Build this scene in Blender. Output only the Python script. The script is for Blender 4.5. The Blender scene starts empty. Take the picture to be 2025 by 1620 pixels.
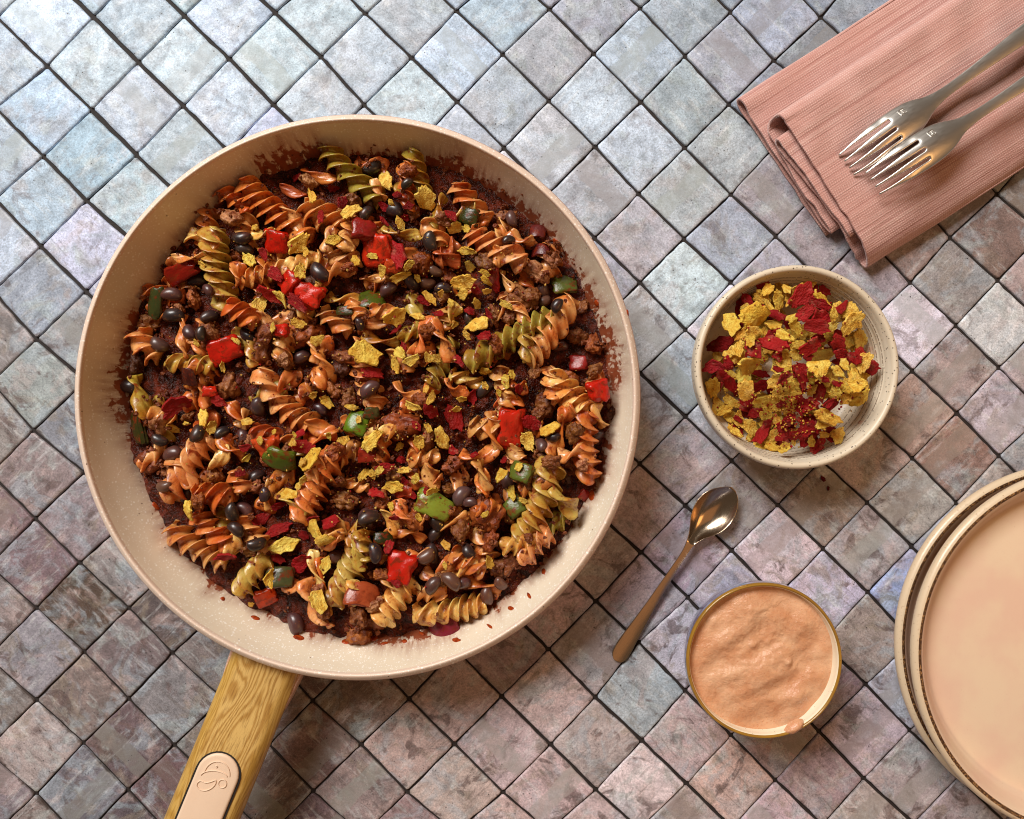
import bpy, math, random
import numpy as np
from mathutils import Vector, Matrix, Euler, noise as mnoise

random.seed(7); np.random.seed(7)
S = bpy.context.scene
COL = S.collection
R = math.radians
PI = math.pi

def srgb(r, g, b):
    f = lambda c: (c/255/12.92 if c/255 <= .04045 else ((c/255+.055)/1.055)**2.4)
    return (f(r), f(g), f(b), 1.0)

# ---------------------------------------------------------------- camera
CAM_H, F_PX = 0.46, 1500.0            # straight down over the table
cam_d = bpy.data.cameras.new('camera'); cam = bpy.data.objects.new('camera', cam_d); COL.objects.link(cam)
cam.location = (0, 0, CAM_H); cam.rotation_euler = (0, 0, 0)
cam_d.sensor_width = 36; cam_d.lens = 36*F_PX/2025
cam_d.clip_start = 0.01; cam_d.clip_end = 20
S.camera = cam

def P(px, py, z=0.0):
    """table position (metres) of a spot measured on the photograph, at height z"""
    k = (CAM_H-z)/F_PX
    return Vector(((px-1012.5)*k, (810-py)*k, z))

# ---------------------------------------------------------------- world and lamps
W = bpy.data.worlds.new('World'); S.world = W; W.use_nodes = True
bg = W.node_tree.nodes['Background']
bg.inputs[0].default_value = (0.80, 0.59, 0.42, 1); bg.inputs[1].default_value = 0.14

def area(name, loc, target, size, size_y, power, color):
    l = bpy.data.lights.new(name, 'AREA'); l.shape = 'RECTANGLE'; l.size = size; l.size_y = size_y
    l.energy = power; l.color = color
    o = bpy.data.objects.new(name, l); COL.objects.link(o); o.location = loc
    o.rotation_euler = (Vector(target)-Vector(loc)).to_track_quat('-Z', 'Y').to_euler()
    return o
area('window_light', (-0.95, 1.38, 1.60), (0.0, 0.0, 0.0), 1.15, 0.8, 74, (1.0, 0.965, 0.92))
area('room_lamp', (1.05, -0.25, 1.0), (0.1, -0.1, 0), 0.5, 0.5, 2.6, (1.0, 0.50, 0.17))
area('warm_overhead_fill', (0.45, -0.25, 1.55), (0.45, -0.25, 0), 1.3, 1.2, 1.8, (1.0, 0.46, 0.17))  # added overhead area light: copper reflections in the cutlery and warm fill

S.view_settings.view_transform = 'Standard'; S.view_settings.look = 'None'
S.view_settings.exposure = 0.0; S.view_settings.gamma = 1.0; S.view_settings.use_curve_mapping = False
S.render.engine = 'CYCLES'
S.cycles.use_denoising = True; S.cycles.filter_width = 1.05
S.cycles.max_bounces = 6; S.cycles.caustics_reflective = False; S.cycles.caustics_refractive = False

# ---------------------------------------------------------------- helpers
class NG:
    """small node-graph writer"""
    def __init__(s, name):
        s.m = bpy.data.materials.new(name); s.m.use_nodes = True
        s.t = s.m.node_tree; s.b = s.t.nodes['Principled BSDF']
        s.tc = s.t.nodes.new('ShaderNodeTexCoord'); s.oi = s.t.nodes.new('ShaderNodeObjectInfo')
        s.obj = s.tc.outputs['Object']; s.col = s.oi.outputs['Color']; s.rnd = s.oi.outputs['Random']
    def put(s, sock, v):
        if isinstance(v, bpy.types.NodeSocket): s.t.links.new(v, sock)
        elif isinstance(v, (int, float)) and hasattr(sock.default_value, '__len__'):
            sock.default_value = [v]*len(sock.default_value)
        else: sock.default_value = v
    def math(s, op, a, b=None, c=None, clamp=False):
        n = s.t.nodes.new('ShaderNodeMath'); n.operation = op; n.use_clamp = clamp
        for i, v in enumerate((a, b, c)):
            if v is not None: s.put(n.inputs[i], v)
        return n.outputs[0]
    def vmath(s, op, a, b=None, scale=None):
        n = s.t.nodes.new('ShaderNodeVectorMath'); n.operation = op
        s.put(n.inputs[0], a)
        if b is not None: s.put(n.inputs[1], b)
        if scale is not None: s.put(n.inputs['Scale'], scale)
        return n.outputs['Value'] if op in ('LENGTH', 'DOT_PRODUCT', 'DISTANCE') else n.outputs[0]
    def noise(s, vec, scale, detail=3, rough=.55, dist=0, out='Fac'):
        n = s.t.nodes.new('ShaderNodeTexNoise'); s.put(n.inputs['Vector'], vec)
        n.inputs['Scale'].default_value = scale; n.inputs['Detail'].default_value = detail
        n.inputs['Roughness'].default_value = rough; n.inputs['Distortion'].default_value = dist
        return n.outputs[out]
    def vor(s, vec, scale, out='Distance', rnd=1.0):
        n = s.t.nodes.new('ShaderNodeTexVoronoi'); s.put(n.inputs['Vector'], vec)
        n.inputs['Scale'].default_value = scale; n.inputs['Randomness'].default_value = rnd
        return n.outputs[out]
    def wave(s, vec, scale, dist=0, detail=2, dscale=1, direction='X', kind='BANDS', prof='SIN'):
        n = s.t.nodes.new('ShaderNodeTexWave'); n.wave_type = kind; n.wave_profile = prof
        if kind == 'BANDS': n.bands_direction = direction
        s.put(n.inputs['Vector'], vec)
        for k, v in (('Scale', scale), ('Distortion', dist), ('Detail', detail), ('Detail Scale', dscale)):
            n.inputs[k].default_value = v
        return n.outputs['Fac']
    def ramp(s, f, a, b, lo=0.0, hi=1.0):
        n = s.t.nodes.new('ShaderNodeMapRange'); n.interpolation_type = 'SMOOTHSTEP'
        s.put(n.inputs[0], f)
        for i, v in enumerate((a, b, lo, hi)): s.put(n.inputs[1+i], v)
        return n.outputs[0]
    def mix(s, f, a, b, mode='MIX'):
        n = s.t.nodes.new('ShaderNodeMix'); n.data_type = 'RGBA'; n.blend_type = mode
        s.put(n.inputs[0], f); s.put(n.inputs[6], a); s.put(n.inputs[7], b)
        return n.outputs[2]
    def xyz(s, vec):
        n = s.t.nodes.new('ShaderNodeSeparateXYZ'); s.put(n.inputs[0], vec); return n.outputs
    def comb(s, x, y, z):
        n = s.t.nodes.new('ShaderNodeCombineXYZ')
        for i, v in enumerate((x, y, z)): s.put(n.inputs[i], v)
        return n.outputs[0]
    def shift(s, k=7.0):
        """object coordinates moved by a random amount for each object"""
        r = s.math('MULTIPLY', s.rnd, k)
        return s.vmath('ADD', s.obj, s.comb(r, s.math('MULTIPLY', r, 1.7), s.math('MULTIPLY', r, .6)))
    def bump(s, h, strength, dist=.001, normal=None):
        n = s.t.nodes.new('ShaderNodeBump'); s.put(n.inputs['Height'], h)
        n.inputs['Strength'].default_value = strength; n.inputs['Distance'].default_value = dist
        if normal is not None: s.put(n.inputs['Normal'], normal)
        return n.outputs[0]
    def out(s, color=None, rough=None, normal=None, **kw):
        if color is not None: s.put(s.b.inputs['Base Color'], color)
        if rough is not None: s.put(s.b.inputs['Roughness'], rough)
        if normal is not None: s.put(s.b.inputs['Normal'], normal)
        for k, v in kw.items(): s.put(s.b.inputs[k.replace('_', ' ')], v)
        return s.m

def mesh(name, verts, faces, smooth=True, sharp=None):
    me = bpy.data.meshes.new(name)
    me.from_pydata([tuple(v) for v in verts], [], faces); me.update()
    if smooth: me.polygons.foreach_set('use_smooth', [True]*len(me.polygons))
    if sharp:
        me.set_sharp_from_angle(angle=R(sharp))
    return me

def ob(name, me, mat=None, parent=None, loc=None, rot=None, scale=None, color=None):
    o = bpy.data.objects.new(name, me); COL.objects.link(o)
    if mat is not None and me is not None and not me.materials: me.materials.append(mat)
    if parent is not None: o.parent = parent
    if loc is not None: o.location = loc
    if rot is not None: o.rotation_euler = rot
    if scale is not None: o.scale = scale
    if color is not None: o.color = color
    return o

def tag(o, label, cat=None, group=None, kind=None):
    if label: o['label'] = label
    if cat: o['category'] = cat
    if group: o['group'] = group
    if kind: o['kind'] = kind
    return o

def empty(name, loc, rotz=0):
    o = bpy.data.objects.new(name, None); COL.objects.link(o)
    o.location = loc; o.rotation_euler = (0, 0, rotz); o.empty_display_size = .02
    return o

def lathe(profile, seg=128, closed=False):
    V, F = [], []
    n = len(profile)
    for i in range(seg):
        a = 2*PI*i/seg; c, s = math.cos(a), math.sin(a)
        for r, z in profile: V.append((r*c, r*s, z))
    for i in range(seg):
        j = (i+1) % seg
        for k in range(n-1 if not closed else n):
            k2 = (k+1) % n
            F.append((i*n+k, j*n+k, j*n+k2, i*n+k2))
    return V, F

def spline(pts, n):
    """Catmull-Rom through a list of tuples"""
    pts = [np.array(p, float) for p in pts]
    pts = [2*pts[0]-pts[1]]+pts+[2*pts[-1]-pts[-2]]
    out = []; m = len(pts)-3
    for i in range(n):
        u = i/(n-1)*m; k = min(int(u), m-1); t = u-k
        a, b, c, d = pts[k:k+4]
        out.append(tuple(.5*((2*b)+(c-a)*t+(2*a-5*b+4*c-d)*t*t+(3*b-a-3*c+d)*t**3)))
    return out

def tube(pts, r, seg=6, closed=False):
    V, F = [], []; n = len(pts); pts = [Vector(p) for p in pts]
    for i, p in enumerate(pts):
        a = pts[(i-1) % n] if (closed or i) else pts[i]
        b = pts[(i+1) % n] if (closed or i < n-1) else pts[i]
        t = (b-a).normalized(); u = t.cross(Vector((0, 0, 1))).normalized(); w = u.cross(t)
        for k in range(seg):
            an = 2*PI*k/seg; V.append(p+u*(r*math.cos(an))+w*(r*math.sin(an)))
    for i in range(n if closed else n-1):
        j = (i+1) % n
        for k in range(seg):
            k2 = (k+1) % seg; F.append((i*seg+k, i*seg+k2, j*seg+k2, j*seg+k))
    return V, F

def nz(x, y, z=0.0): return mnoise.noise(Vector((x, y, z)))
def fbm(x, y, z=0., o=4): return mnoise.fractal(Vector((x, y, z)), 1.0, 2.0, o)

# ---------------------------------------------------------------- height map of what already lies on the table
HX0, HY0, HC, HNX, HNY = -.36, -.32, .0008, 900, 800
HM = np.zeros((HNX, HNY))
def splat(verts, M=None, d=1):
    a = np.array([tuple(v) for v in verts], float)
    if M is not None:
        m = np.array(M); a = a@m[:3, :3].T+m[:3, 3]
    ix = ((a[:, 0]-HX0)/HC).astype(int); iy = ((a[:, 1]-HY0)/HC).astype(int)
    for dx in range(-d, d+1):
        for dy in range(-d, d+1):
            x = np.clip(ix+dx, 0, HNX-1); y = np.clip(iy+dy, 0, HNY-1)
            np.maximum.at(HM, (x, y), a[:, 2])
def hget(x, y, rad=0.0):
    n = max(0, int(rad/HC)); ix = int((x-HX0)/HC); iy = int((y-HY0)/HC)
    ix = min(max(ix, n), HNX-1-n); iy = min(max(iy, n), HNY-1-n)
    return HM[ix-n:ix+n+1, iy-n:iy+n+1]
def on_top(px, py, rad=.002, q=70):
    """spot on the pile that the photograph shows at (px, py)"""
    z = .03
    for _ in range(4):
        p = P(px, py, z); z = float(np.percentile(hget(p.x, p.y, rad), q))
    return P(px, py, z)
def slope_at(x, y, rad):
    z = [float(np.percentile(hget(x+rad*c, y+rad*s, rad*.4), 60)) for c, s in ((1, 0), (-1, 0), (0, 1), (0, -1))]
    return (z[0]-z[1])/(2*rad), (z[2]-z[3])/(2*rad)

# ================================================================ TABLETOP OF HAND-MADE TILES
NODES = [(184,33.5),(364,31),(544,24),(93,131),(273,123),(453,116),(635,112),(180,217),(362,209),(540,207),(85,309),(270,306),
 (170,397.5),(79,488),(723,26),(902,21),(1087,17),(1266,15.5),(814.5,114),(994,107),(1175,105.5),(1355,110.6),(720,207),
 (904,200.5),(1086,199),(1268,200.5),(997,292),(1177,290),(1355,292),(1263,384),(1446,24),(1624,33.5),(1532,119),(1442.5,206),
 (1446,384),(1353,472),(1536,467),(1446,558.5),(1880,470),(1973,384),(1975,554),(1356,653),(1356,824),(1448,912),(1356,1000),
 (1539,1000),(1805.5,734),(1892,644),(1802,559),(1977,727),(1894,817),(1805.5,907),(1977,902),(1716,995),(1892,995),(1629,1086.3),
 (1804.5,1081),(1448,1089),(1361,1183),(1717,1172),(1714,1354),(1620.5,1447),(1800,1445.5),(1358,1551),(1534,1544),(1710,1540.5),
 (1268,1093),(1178.5,1190),(1263,1271),(1084.5,1285),(992,1378),(1177,1380),(809,1383),(898.5,1473),(1089,1473),(1270,1466),
 (714,1473),(805,1568),(995,1568),(1178.5,1563),(157,1114),(71,1203),(254,1203.5),(166,1290),(340.5,1292),(71,1385),(254,1383),
 (164,1470),(344,1475),(71,1570),(252,1563),(617,1387),(619,1566),(169,577),(71,672),(64,851.5),(69,1026)]
def lattice():
    known = {}
    for x, y in NODES:                                  # first guess of the whole-number position, then refine
        known[(round((x-1356)/90.3+.0), round((y-111)/90.4))] = (x, y)
    fix = {}
    for x, y in NODES:
        m = (x-1356)/90.4; n = (y-111+ (x-1356)*.012)/90.4
        best = min(((round(m)+i, round(n)+j) for i in (-1, 0, 1) for j in (-1, 0, 1) if (round(m)+i+round(n)+j) % 2 == 0),
                   key=lambda q: (q[0]-m)**2+(q[1]-n)**2)
        fix[best] = (x, y)
    A, B = [], []
    for (m, n), (x, y) in fix.items():
        A.append([1, m, n, m*n, m*m, n*n]); B.append([x, y])
    c, *_ = np.linalg.lstsq(np.array(A), np.array(B), rcond=None)
    return fix, c
FIX, COEF = lattice()
def node(m, n):
    if (m, n) in FIX: return FIX[(m, n)]
    mm, nn = max(-17, min(9, m)), max(-3, min(18, n))
    v = np.array([1, mm, nn, mm*nn, mm*mm, nn*nn])@COEF
    return (v[0]+(m-mm)*90.4+1.6*nz(m*3.1, n*2.7, 5), v[1]+(n-nn)*90.4+1.6*nz(m*2.3, n*3.7, 9))

g = NG('tile_glaze')
v = g.shift(9)
sx = g.xyz(g.obj); u_ = g.math('ADD', sx[0], sx[1]); v_ = g.math('SUBTRACT', sx[0], sx[1])
n1 = g.noise(v, 55, 5, .6, .4); n2 = g.noise(v, 130, 5, .62, .3); n3 = g.noise(v, 700, 4, .7); n4 = g.noise(v, 1900, 2, .6)
def gray(g, f, lo, hi, a, b):
    w = g.ramp(f, a, b, lo, hi); return g.comb(w, w, w)
n0 = g.noise(v, 38, 3, .55, .3); n6 = g.noise(v, 75, 6, .68, .6)
wear = g.oi.outputs['Alpha']
def patch(c, vec, scale, lo, hi, amt, colr, mul=True):
    f = g.ramp(g.noise(vec, scale, 5, .62, .8), lo, hi, 0, amt)
    return g.mix(g.math('MULTIPLY', f, wear) if mul else f, c, colr)
def off(k): return g.vmath('ADD', v, (k, k*1.3, k*.7))
c = patch(g.col, off(1), 42, .50, .60, .45, srgb(160, 174, 186), False)
c = patch(c, off(2), 38, .52, .62, .42, srgb(186, 164, 160))
c = patch(c, off(3), 46, .53, .63, .55, srgb(142, 130, 116))
c = patch(c, off(4), 60, .55, .64, .75, srgb(98, 80, 78))
c = patch(c, off(5), 55, .54, .66, .35, srgb(176, 190, 190), False)
# streaks of the brush, running one way or the other
sel = g.math('GREATER_THAN', g.math('FRACT', g.math('MULTIPLY', g.rnd, 19.1)), .5)
r9 = g.math('MULTIPLY', g.rnd, 31.0)
st1 = g.comb(g.math('ADD', g.math('MULTIPLY', u_, 1.0), r9), g.math('MULTIPLY', v_, .16), r9); st2 = g.comb(g.math('MULTIPLY', u_, .16), g.math('ADD', v_, r9), r9)
sn = g.noise(g.mix(sel, st1, st2), 210, 5, .62, .3)
c = g.mix(g.ramp(sn, .54, .66, 0, .5), c, g.mix(.55, c, srgb(214, 218, 220)))
c = g.mix(g.math('MULTIPLY', g.ramp(sn, .44, .34, 0, .6), wear), c, g.mix(.6, c, srgb(84, 74, 66)))
pit = g.math('MULTIPLY', g.ramp(g.vor(off(7), 330), .16, .10), g.ramp(g.noise(off(8), 90, 3), .52, .62))
c = g.mix(g.math('MULTIPLY', pit, .8), c, srgb(48, 40, 38))
c = g.mix(1.0, c, gray(g, n6, .72, 1.14, .28, .62), 'MULTIPLY')
c = g.mix(1.0, c, gray(g, n2, 1.08, .78, .40, .74), 'MULTIPLY')
c = g.mix(1.0, c, gray(g, g.noise(v, 900, 6, .85), .55, 1.26, .30, .66), 'MULTIPLY')
# a broad stripe of another glaze across some tiles, one way or the other
pick = g.math('FRACT', g.math('MULTIPLY', g.rnd, 13.7))
band_c = g.math('ADD', g.math('MULTIPLY', g.math('FRACT', g.math('MULTIPLY', g.rnd, 29.3)), .02), -.010)
along = g.mix(g.math('GREATER_THAN', g.math('FRACT', g.math('MULTIPLY', g.rnd, 7.9)), .5), g.comb(u_, u_, u_), g.comb(v_, v_, v_))
wob = g.math('MULTIPLY', g.math('SUBTRACT', g.noise(v, 90, 2), .5), .006)
bd = g.math('ABSOLUTE', g.math('ADD', g.math('SUBTRACT', g.xyz(along)[0], band_c), wob))
bmask = g.math('MULTIPLY', g.ramp(bd, .0085, .0072), g.math('GREATER_THAN', pick, .58))
bcol = g.mix(g.math('FRACT', g.math('MULTIPLY', g.rnd, 51.1)), g.mix(.6, g.col, srgb(150, 158, 150)), g.mix(.5, g.col, srgb(126, 108, 98)))
c = g.mix(g.math('MULTIPLY', bmask, g.ramp(n6, .3, .6, .9, .5)), c, bcol)
b2 = g.math('MULTIPLY', g.ramp(g.math('ABSOLUTE', g.math('SUBTRACT', bd, .011)), .0022, .0012), g.math('GREATER_THAN', pick, .58))
c = g.mix(g.math('MULTIPLY', b2, g.ramp(n2, .3, .6, .22, .0)), c, g.mix(.6, g.col, srgb(205, 205, 210)))
c = g.mix(g.ramp(n3, .60, .74, 0, .55), c, g.mix(.75, g.col, srgb(50, 46, 48)))
c = g.mix(g.math('MULTIPLY', g.ramp(g.vor(v, 210), .11, .06), g.math('MULTIPLY', g.ramp(n2, .45, .6), g.math('GREATER_THAN', g.rnd, .55))), c, srgb(42, 36, 36))
c = g.mix(g.ramp(n4, .5, .75, 0, .25), c, g.mix(.5, g.col, srgb(220, 225, 230)))
edge = g.math('MAXIMUM', g.math('ABSOLUTE', u_), g.math('ABSOLUTE', v_))
c = g.mix(g.math('MULTIPLY', g.math('MULTIPLY', g.ramp(g.math('ADD', edge, g.math('MULTIPLY', n2, .010)), .0330, .0352), .8), g.math('LESS_THAN', edge, .036)), c, srgb(72, 60, 54))
nb = g.bump(g.math('ADD', g.math('MULTIPLY', n1, 1.0), g.math('MULTIPLY', n3, .12)), .35, .0012)
TILE = g.out(c, g.ramp(n2, .3, .7, .40, .56), nb, Specular_IOR_Level=.38)

g = NG('dark_grout')
n1 = g.noise(g.obj, 300, 5, .7)
GROUT = g.out(g.mix(n1, srgb(22, 16, 13), srgb(44, 34, 30)), .8, g.bump(n1, .6, .001))

def box(x0, x1, y0, y1, z0, z1):
    V = [(x, y, z) for z in (z0, z1) for y in (y0, y1) for x in (x0, x1)]
    return V, [(0, 2, 3, 1), (4, 5, 7, 6), (0, 1, 5, 4), (1, 3, 7, 5), (3, 2, 6, 7), (2, 0, 4, 6)]
V, F = box(-.56, .56, -.47, .47, -.03, -.0016)
table = ob('tabletop', mesh('tabletop', V, F, False), GROUT)
tag(table, 'tabletop of square blue-grey glazed tiles laid diagonally with dark grout', kind='structure')

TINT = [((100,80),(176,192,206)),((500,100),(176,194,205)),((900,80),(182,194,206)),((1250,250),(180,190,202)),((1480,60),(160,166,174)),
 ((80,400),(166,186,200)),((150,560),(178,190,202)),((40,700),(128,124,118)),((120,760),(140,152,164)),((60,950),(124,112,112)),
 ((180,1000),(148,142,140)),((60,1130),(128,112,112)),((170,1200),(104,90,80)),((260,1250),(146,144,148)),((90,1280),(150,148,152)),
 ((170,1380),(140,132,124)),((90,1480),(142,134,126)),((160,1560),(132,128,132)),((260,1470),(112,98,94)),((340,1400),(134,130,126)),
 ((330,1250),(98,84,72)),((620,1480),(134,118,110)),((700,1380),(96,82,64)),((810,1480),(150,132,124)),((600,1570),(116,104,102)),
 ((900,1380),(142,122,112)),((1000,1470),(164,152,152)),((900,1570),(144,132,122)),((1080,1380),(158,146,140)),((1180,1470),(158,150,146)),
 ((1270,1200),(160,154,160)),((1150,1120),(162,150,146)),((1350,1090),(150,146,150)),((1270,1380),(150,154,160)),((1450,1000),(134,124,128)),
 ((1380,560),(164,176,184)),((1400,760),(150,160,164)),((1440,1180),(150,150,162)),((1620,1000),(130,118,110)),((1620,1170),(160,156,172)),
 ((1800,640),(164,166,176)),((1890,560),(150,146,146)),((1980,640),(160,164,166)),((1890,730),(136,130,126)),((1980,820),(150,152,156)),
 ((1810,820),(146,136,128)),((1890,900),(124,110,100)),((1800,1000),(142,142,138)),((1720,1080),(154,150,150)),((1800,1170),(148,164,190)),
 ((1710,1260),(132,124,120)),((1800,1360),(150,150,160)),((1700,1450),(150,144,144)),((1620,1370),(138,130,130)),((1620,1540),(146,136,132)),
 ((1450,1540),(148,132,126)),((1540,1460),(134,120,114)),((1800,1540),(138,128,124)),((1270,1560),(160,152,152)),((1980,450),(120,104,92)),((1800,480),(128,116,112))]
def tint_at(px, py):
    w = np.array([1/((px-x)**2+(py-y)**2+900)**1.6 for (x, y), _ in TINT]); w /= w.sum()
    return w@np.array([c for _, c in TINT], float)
rt = random.Random(3)
def tile_geo(m, n):
    """corner nodes top, right, bottom, left of a tile standing on its corner"""
    q = [P(*node(m, n-1)), P(*node(m+1, n)), P(*node(m, n+1)), P(*node(m-1, n))]
    cen = sum(q, Vector())/4
    wide = 1.3 if cen.x < -.09 and cen.y > .02 else 1.0
    gap = [rt.uniform(.6, 1.1)*.001*wide, rt.uniform(.3, .65)*.001, rt.uniform(.6, 1.1)*.001*wide, rt.uniform(.3, .65)*.001]
    # inset every edge by its half joint
    E = []
    for k in range(4):
        a, b = q[k], q[(k+1) % 4]; d = (b-a).normalized(); nrm = Vector((-d.y, d.x, 0))
        if nrm.dot(cen-a) < 0: nrm = -nrm
        E.append((a+nrm*gap[k], d))
    def isect(e, f):
        (p, d), (r, s) = e, f; den = d.x*s.y-d.y*s.x; t = ((r.x-p.x)*s.y-(r.y-p.y)*s.x)/den
        return p+d*t
    c4 = [isect(E[k-1], E[k]) for k in range(4)]
    ring = []
    for k in range(4):
        a, b = c4[k], c4[(k+1) % 4]; d = (b-a).normalized(); nrm = Vector((-d.y, d.x, 0))
        for t in (.025, .15, .3, .45, .6, .75, .9, .975):
            p = a.lerp(b, t); w = .00042*nz(p.x*330+k*7, p.y*330, m*.7)+.00040*nz(p.x*1000, p.y*1000, n*1.3)
            ring.append(p+nrm*w-cen)
    N = len(ring); V = []
    tx, ty = rt.gauss(0, .006), rt.gauss(0, .006)
    top = lambda p: p.x*tx+p.y*ty
    for p in ring: V.append((p.x, p.y, -.006))
    for p in ring: V.append((p.x, p.y, -.0005+top(p)))
    for p in ring:
        w = p*(1-.0004/p.length*1.2); V.append((w.x, w.y, -.00008+top(w)))
    for p in ring:
        w = p*(1-.0016/p.length*1.2); V.append((w.x, w.y, .0+top(w)))
    for p in ring:
        w = p*.45; V.append((w.x, w.y, .00012*nz(w.x*90+m, w.y*90+n)+top(w)))
    V.append((0, 0, 0)); F = []
    for r_ in range(4):
        for i in range(N):
            j = (i+1) % N; F.append((r_*N+i, (r_+1)*N+i, (r_+1)*N+j, r_*N+j))
    for i in range(N): F.append((4*N+i, 5*N, 4*N+(i+1) % N))
    return V, F, cen
far_V, far_F = [], []
for m in range(-21, 14):
    for n in range(-6, 24):
        if (m+n) % 2 == 0: continue
        cx, cy = node(m, n-1); dx, dy = node(m, n+1); px, py = (cx+dx)/2, (cy+dy)/2
        V, F, cen = tile_geo(m, n)
        if abs(cen.x) > .54 or abs(cen.y) > .45: continue
        if -175 < px < 2200 and -130 < py < 1750:
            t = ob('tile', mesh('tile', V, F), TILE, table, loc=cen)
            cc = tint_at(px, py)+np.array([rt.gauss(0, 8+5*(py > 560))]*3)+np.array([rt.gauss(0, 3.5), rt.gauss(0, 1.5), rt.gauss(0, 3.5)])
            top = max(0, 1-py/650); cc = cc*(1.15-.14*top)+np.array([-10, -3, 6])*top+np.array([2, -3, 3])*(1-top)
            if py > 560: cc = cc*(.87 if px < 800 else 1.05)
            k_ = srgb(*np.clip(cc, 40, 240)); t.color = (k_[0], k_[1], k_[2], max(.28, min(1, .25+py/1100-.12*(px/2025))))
        else:
            o = len(far_V); far_V += [Vector(p)+cen for p in V]; far_F += [tuple(i+o for i in f) for f in F]
rest = ob('tile_field', mesh('tile_field', far_V, far_F), TILE, table); rest.color = (*srgb(172, 168, 164)[:3], .8); rest['kind'] = 'stuff'

# ================================================================ FRYING PAN
PC = P(705, 786, .055); PC.z = 0
def speckled(name, base, speck, stain=False, rough=.42):
    g = NG(name); p = g.obj
    d1 = g.vor(p, 420); c1 = g.xyz(g.vor(p, 420, 'Color'))
    s1 = g.math('MULTIPLY', g.ramp(d1, .30, .16), g.math('GREATER_THAN', c1[0], .55))
    d2 = g.vor(p, 950); c2 = g.xyz(g.vor(p, 950, 'Color'))
    s2 = g.math('MULTIPLY', g.ramp(d2, .34, .2), g.math('GREATER_THAN', c2[0], .55))
    c = g.mix(g.noise(p, 40, 3), base, g.mix(.1, base, srgb(190, 150, 120)))
    c = g.mix(g.math('MULTIPLY', g.math('MAXIMUM', s1, s2), .75), c, speck)
    d3 = g.vor(p, 170); c3 = g.xyz(g.vor(p, 170, 'Color'))
    c = g.mix(g.math('MULTIPLY', g.ramp(d3, .085, .05), g.math('GREATER_THAN', c3[1], .6)), c, srgb(90, 52, 34))
    ro = rough
    if stain:
        x = g.xyz(p); r = g.math('SQRT', g.math('ADD', g.math('MULTIPLY', x[0], x[0]), g.math('MULTIPLY', x[1], x[1])))
        ang = g.math('ARCTAN2', x[1], x[0])
        q = g.comb(g.math('MULTIPLY', ang, 1.0), g.math('MULTIPLY', r, 4.0), 0)       # short strokes running down the wall
        big = g.noise(g.comb(g.math('COSINE', ang), g.math('SINE', ang), .3), 2.6, 3, .6)
        reach = g.math('ADD', g.ramp(big, .35, .7, .1392, .1462), g.math('MULTIPLY', g.math('COSINE', g.math('SUBTRACT', ang, R(62))), .0032))
        nn = g.noise(p, 170, 5, .68, .5); n5 = g.noise(q, 42, 4, .65)
        lim = g.ramp(g.math('SUBTRACT', r, reach), -.006, .004, .43, .74)
        st = g.ramp(g.math('SUBTRACT', g.math('ADD', g.math('MULTIPLY', nn, .6), g.math('MULTIPLY', n5, .4)), lim), .0, .05)
        c = g.mix(st, c, g.mix(n5, srgb(78, 22, 10), srgb(140, 58, 24)))
        film = g.math('MULTIPLY', g.ramp(g.math('SUBTRACT', r, reach), .004, -.004), g.ramp(n5, .3, .65, .2, .75))
        c = g.mix(film, c, srgb(142, 78, 50))
        ro = g.mix(st, g.comb(rough, rough, rough), g.comb(.3, .3, .3))
    return g.out(c, ro, g.bump(g.noise(p, 900, 2), .08, .0004), Coat_Weight=.15, Coat_Roughness=.3)
PAN_IN = speckled('speckled_cream_nonstick', srgb(227, 213, 190), srgb(252, 248, 240), True)
PAN_RIM = speckled('speckled_cream_rim', srgb(226, 203, 184), srgb(252, 246, 236))
PAN_OUT = speckled('speckled_pink_enamel', srgb(206, 164, 142), srgb(244, 226, 210))

pan = empty('frying_pan', PC)
tag(pan, 'large cream speckled frying pan with a wooden handle, full of pasta', 'frying pan')
ins = spline([(.0, .0045), (.06, .0045), (.108, .0048), (.121, .0085), (.1305, .017), (.1385, .029), (.1445, .042), (.1478, .0525)], 40)
V, F = lathe(ins, 160); ob('cooking_surface', mesh('cooking_surface', V, F), PAN_IN, pan)
rim = [(.1478, .0525), (.1480, .0540), (.1483, .0548), (.1488, .0551), (.1494, .0549), (.1506, .0540), (.1517, .0529)]
V, F = lathe(rim, 160); ob('rim', mesh('rim', V, F), PAN_RIM, pan)
outp = [(.1517, .0529), (.1522, .0522), (.1524, .0512), (.1520, .0495), (.1508, .0478)]+spline([(.1495, .0468), (.1465, .038), (.139, .0215), (.1285, .009), (.1165, .0018), (.1, .0004), (.0, .0004)], 30)
V, F = lathe(outp, 160); ob('shell', mesh('shell', V, F), PAN_OUT, pan)

# handle: starts under the rim and runs off the picture
HZ = .0455
h0, h1 = P(517, 1322, HZ), P(398, 1620, HZ)
hd = (h1-h0).normalized(); ha = math.atan2(hd.y, hd.x)
g = NG('olive_wood')
x = g.xyz(g.obj)
q = g.comb(g.math('MULTIPLY', x[0], .20), x[1], g.math('MULTIPLY', x[2], .6))
ringv = g.math('ADD', g.math('MULTIPLY', g.noise(q, 55, 1.5, .4, .5), 19), g.math('MULTIPLY', g.noise(q, 420, 2), .7))
line = g.math('ABSOLUTE', g.math('SUBTRACT', g.math('FRACT', ringv), .5))
grain = g.noise(g.comb(g.math('MULTIPLY', x[0], .05), x[1], x[2]), 1500, 3, .6)
c = g.mix(g.ramp(line, .02, .40), srgb(176, 132, 66), srgb(212, 174, 104))
c = g.mix(g.ramp(g.math('ABSOLUTE', x[1]), .011, .016, 0, .5), c, srgb(184, 140, 48))
c = g.mix(g.ramp(grain, .45, .7, 0, .45), c, srgb(112, 70, 26))
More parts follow.
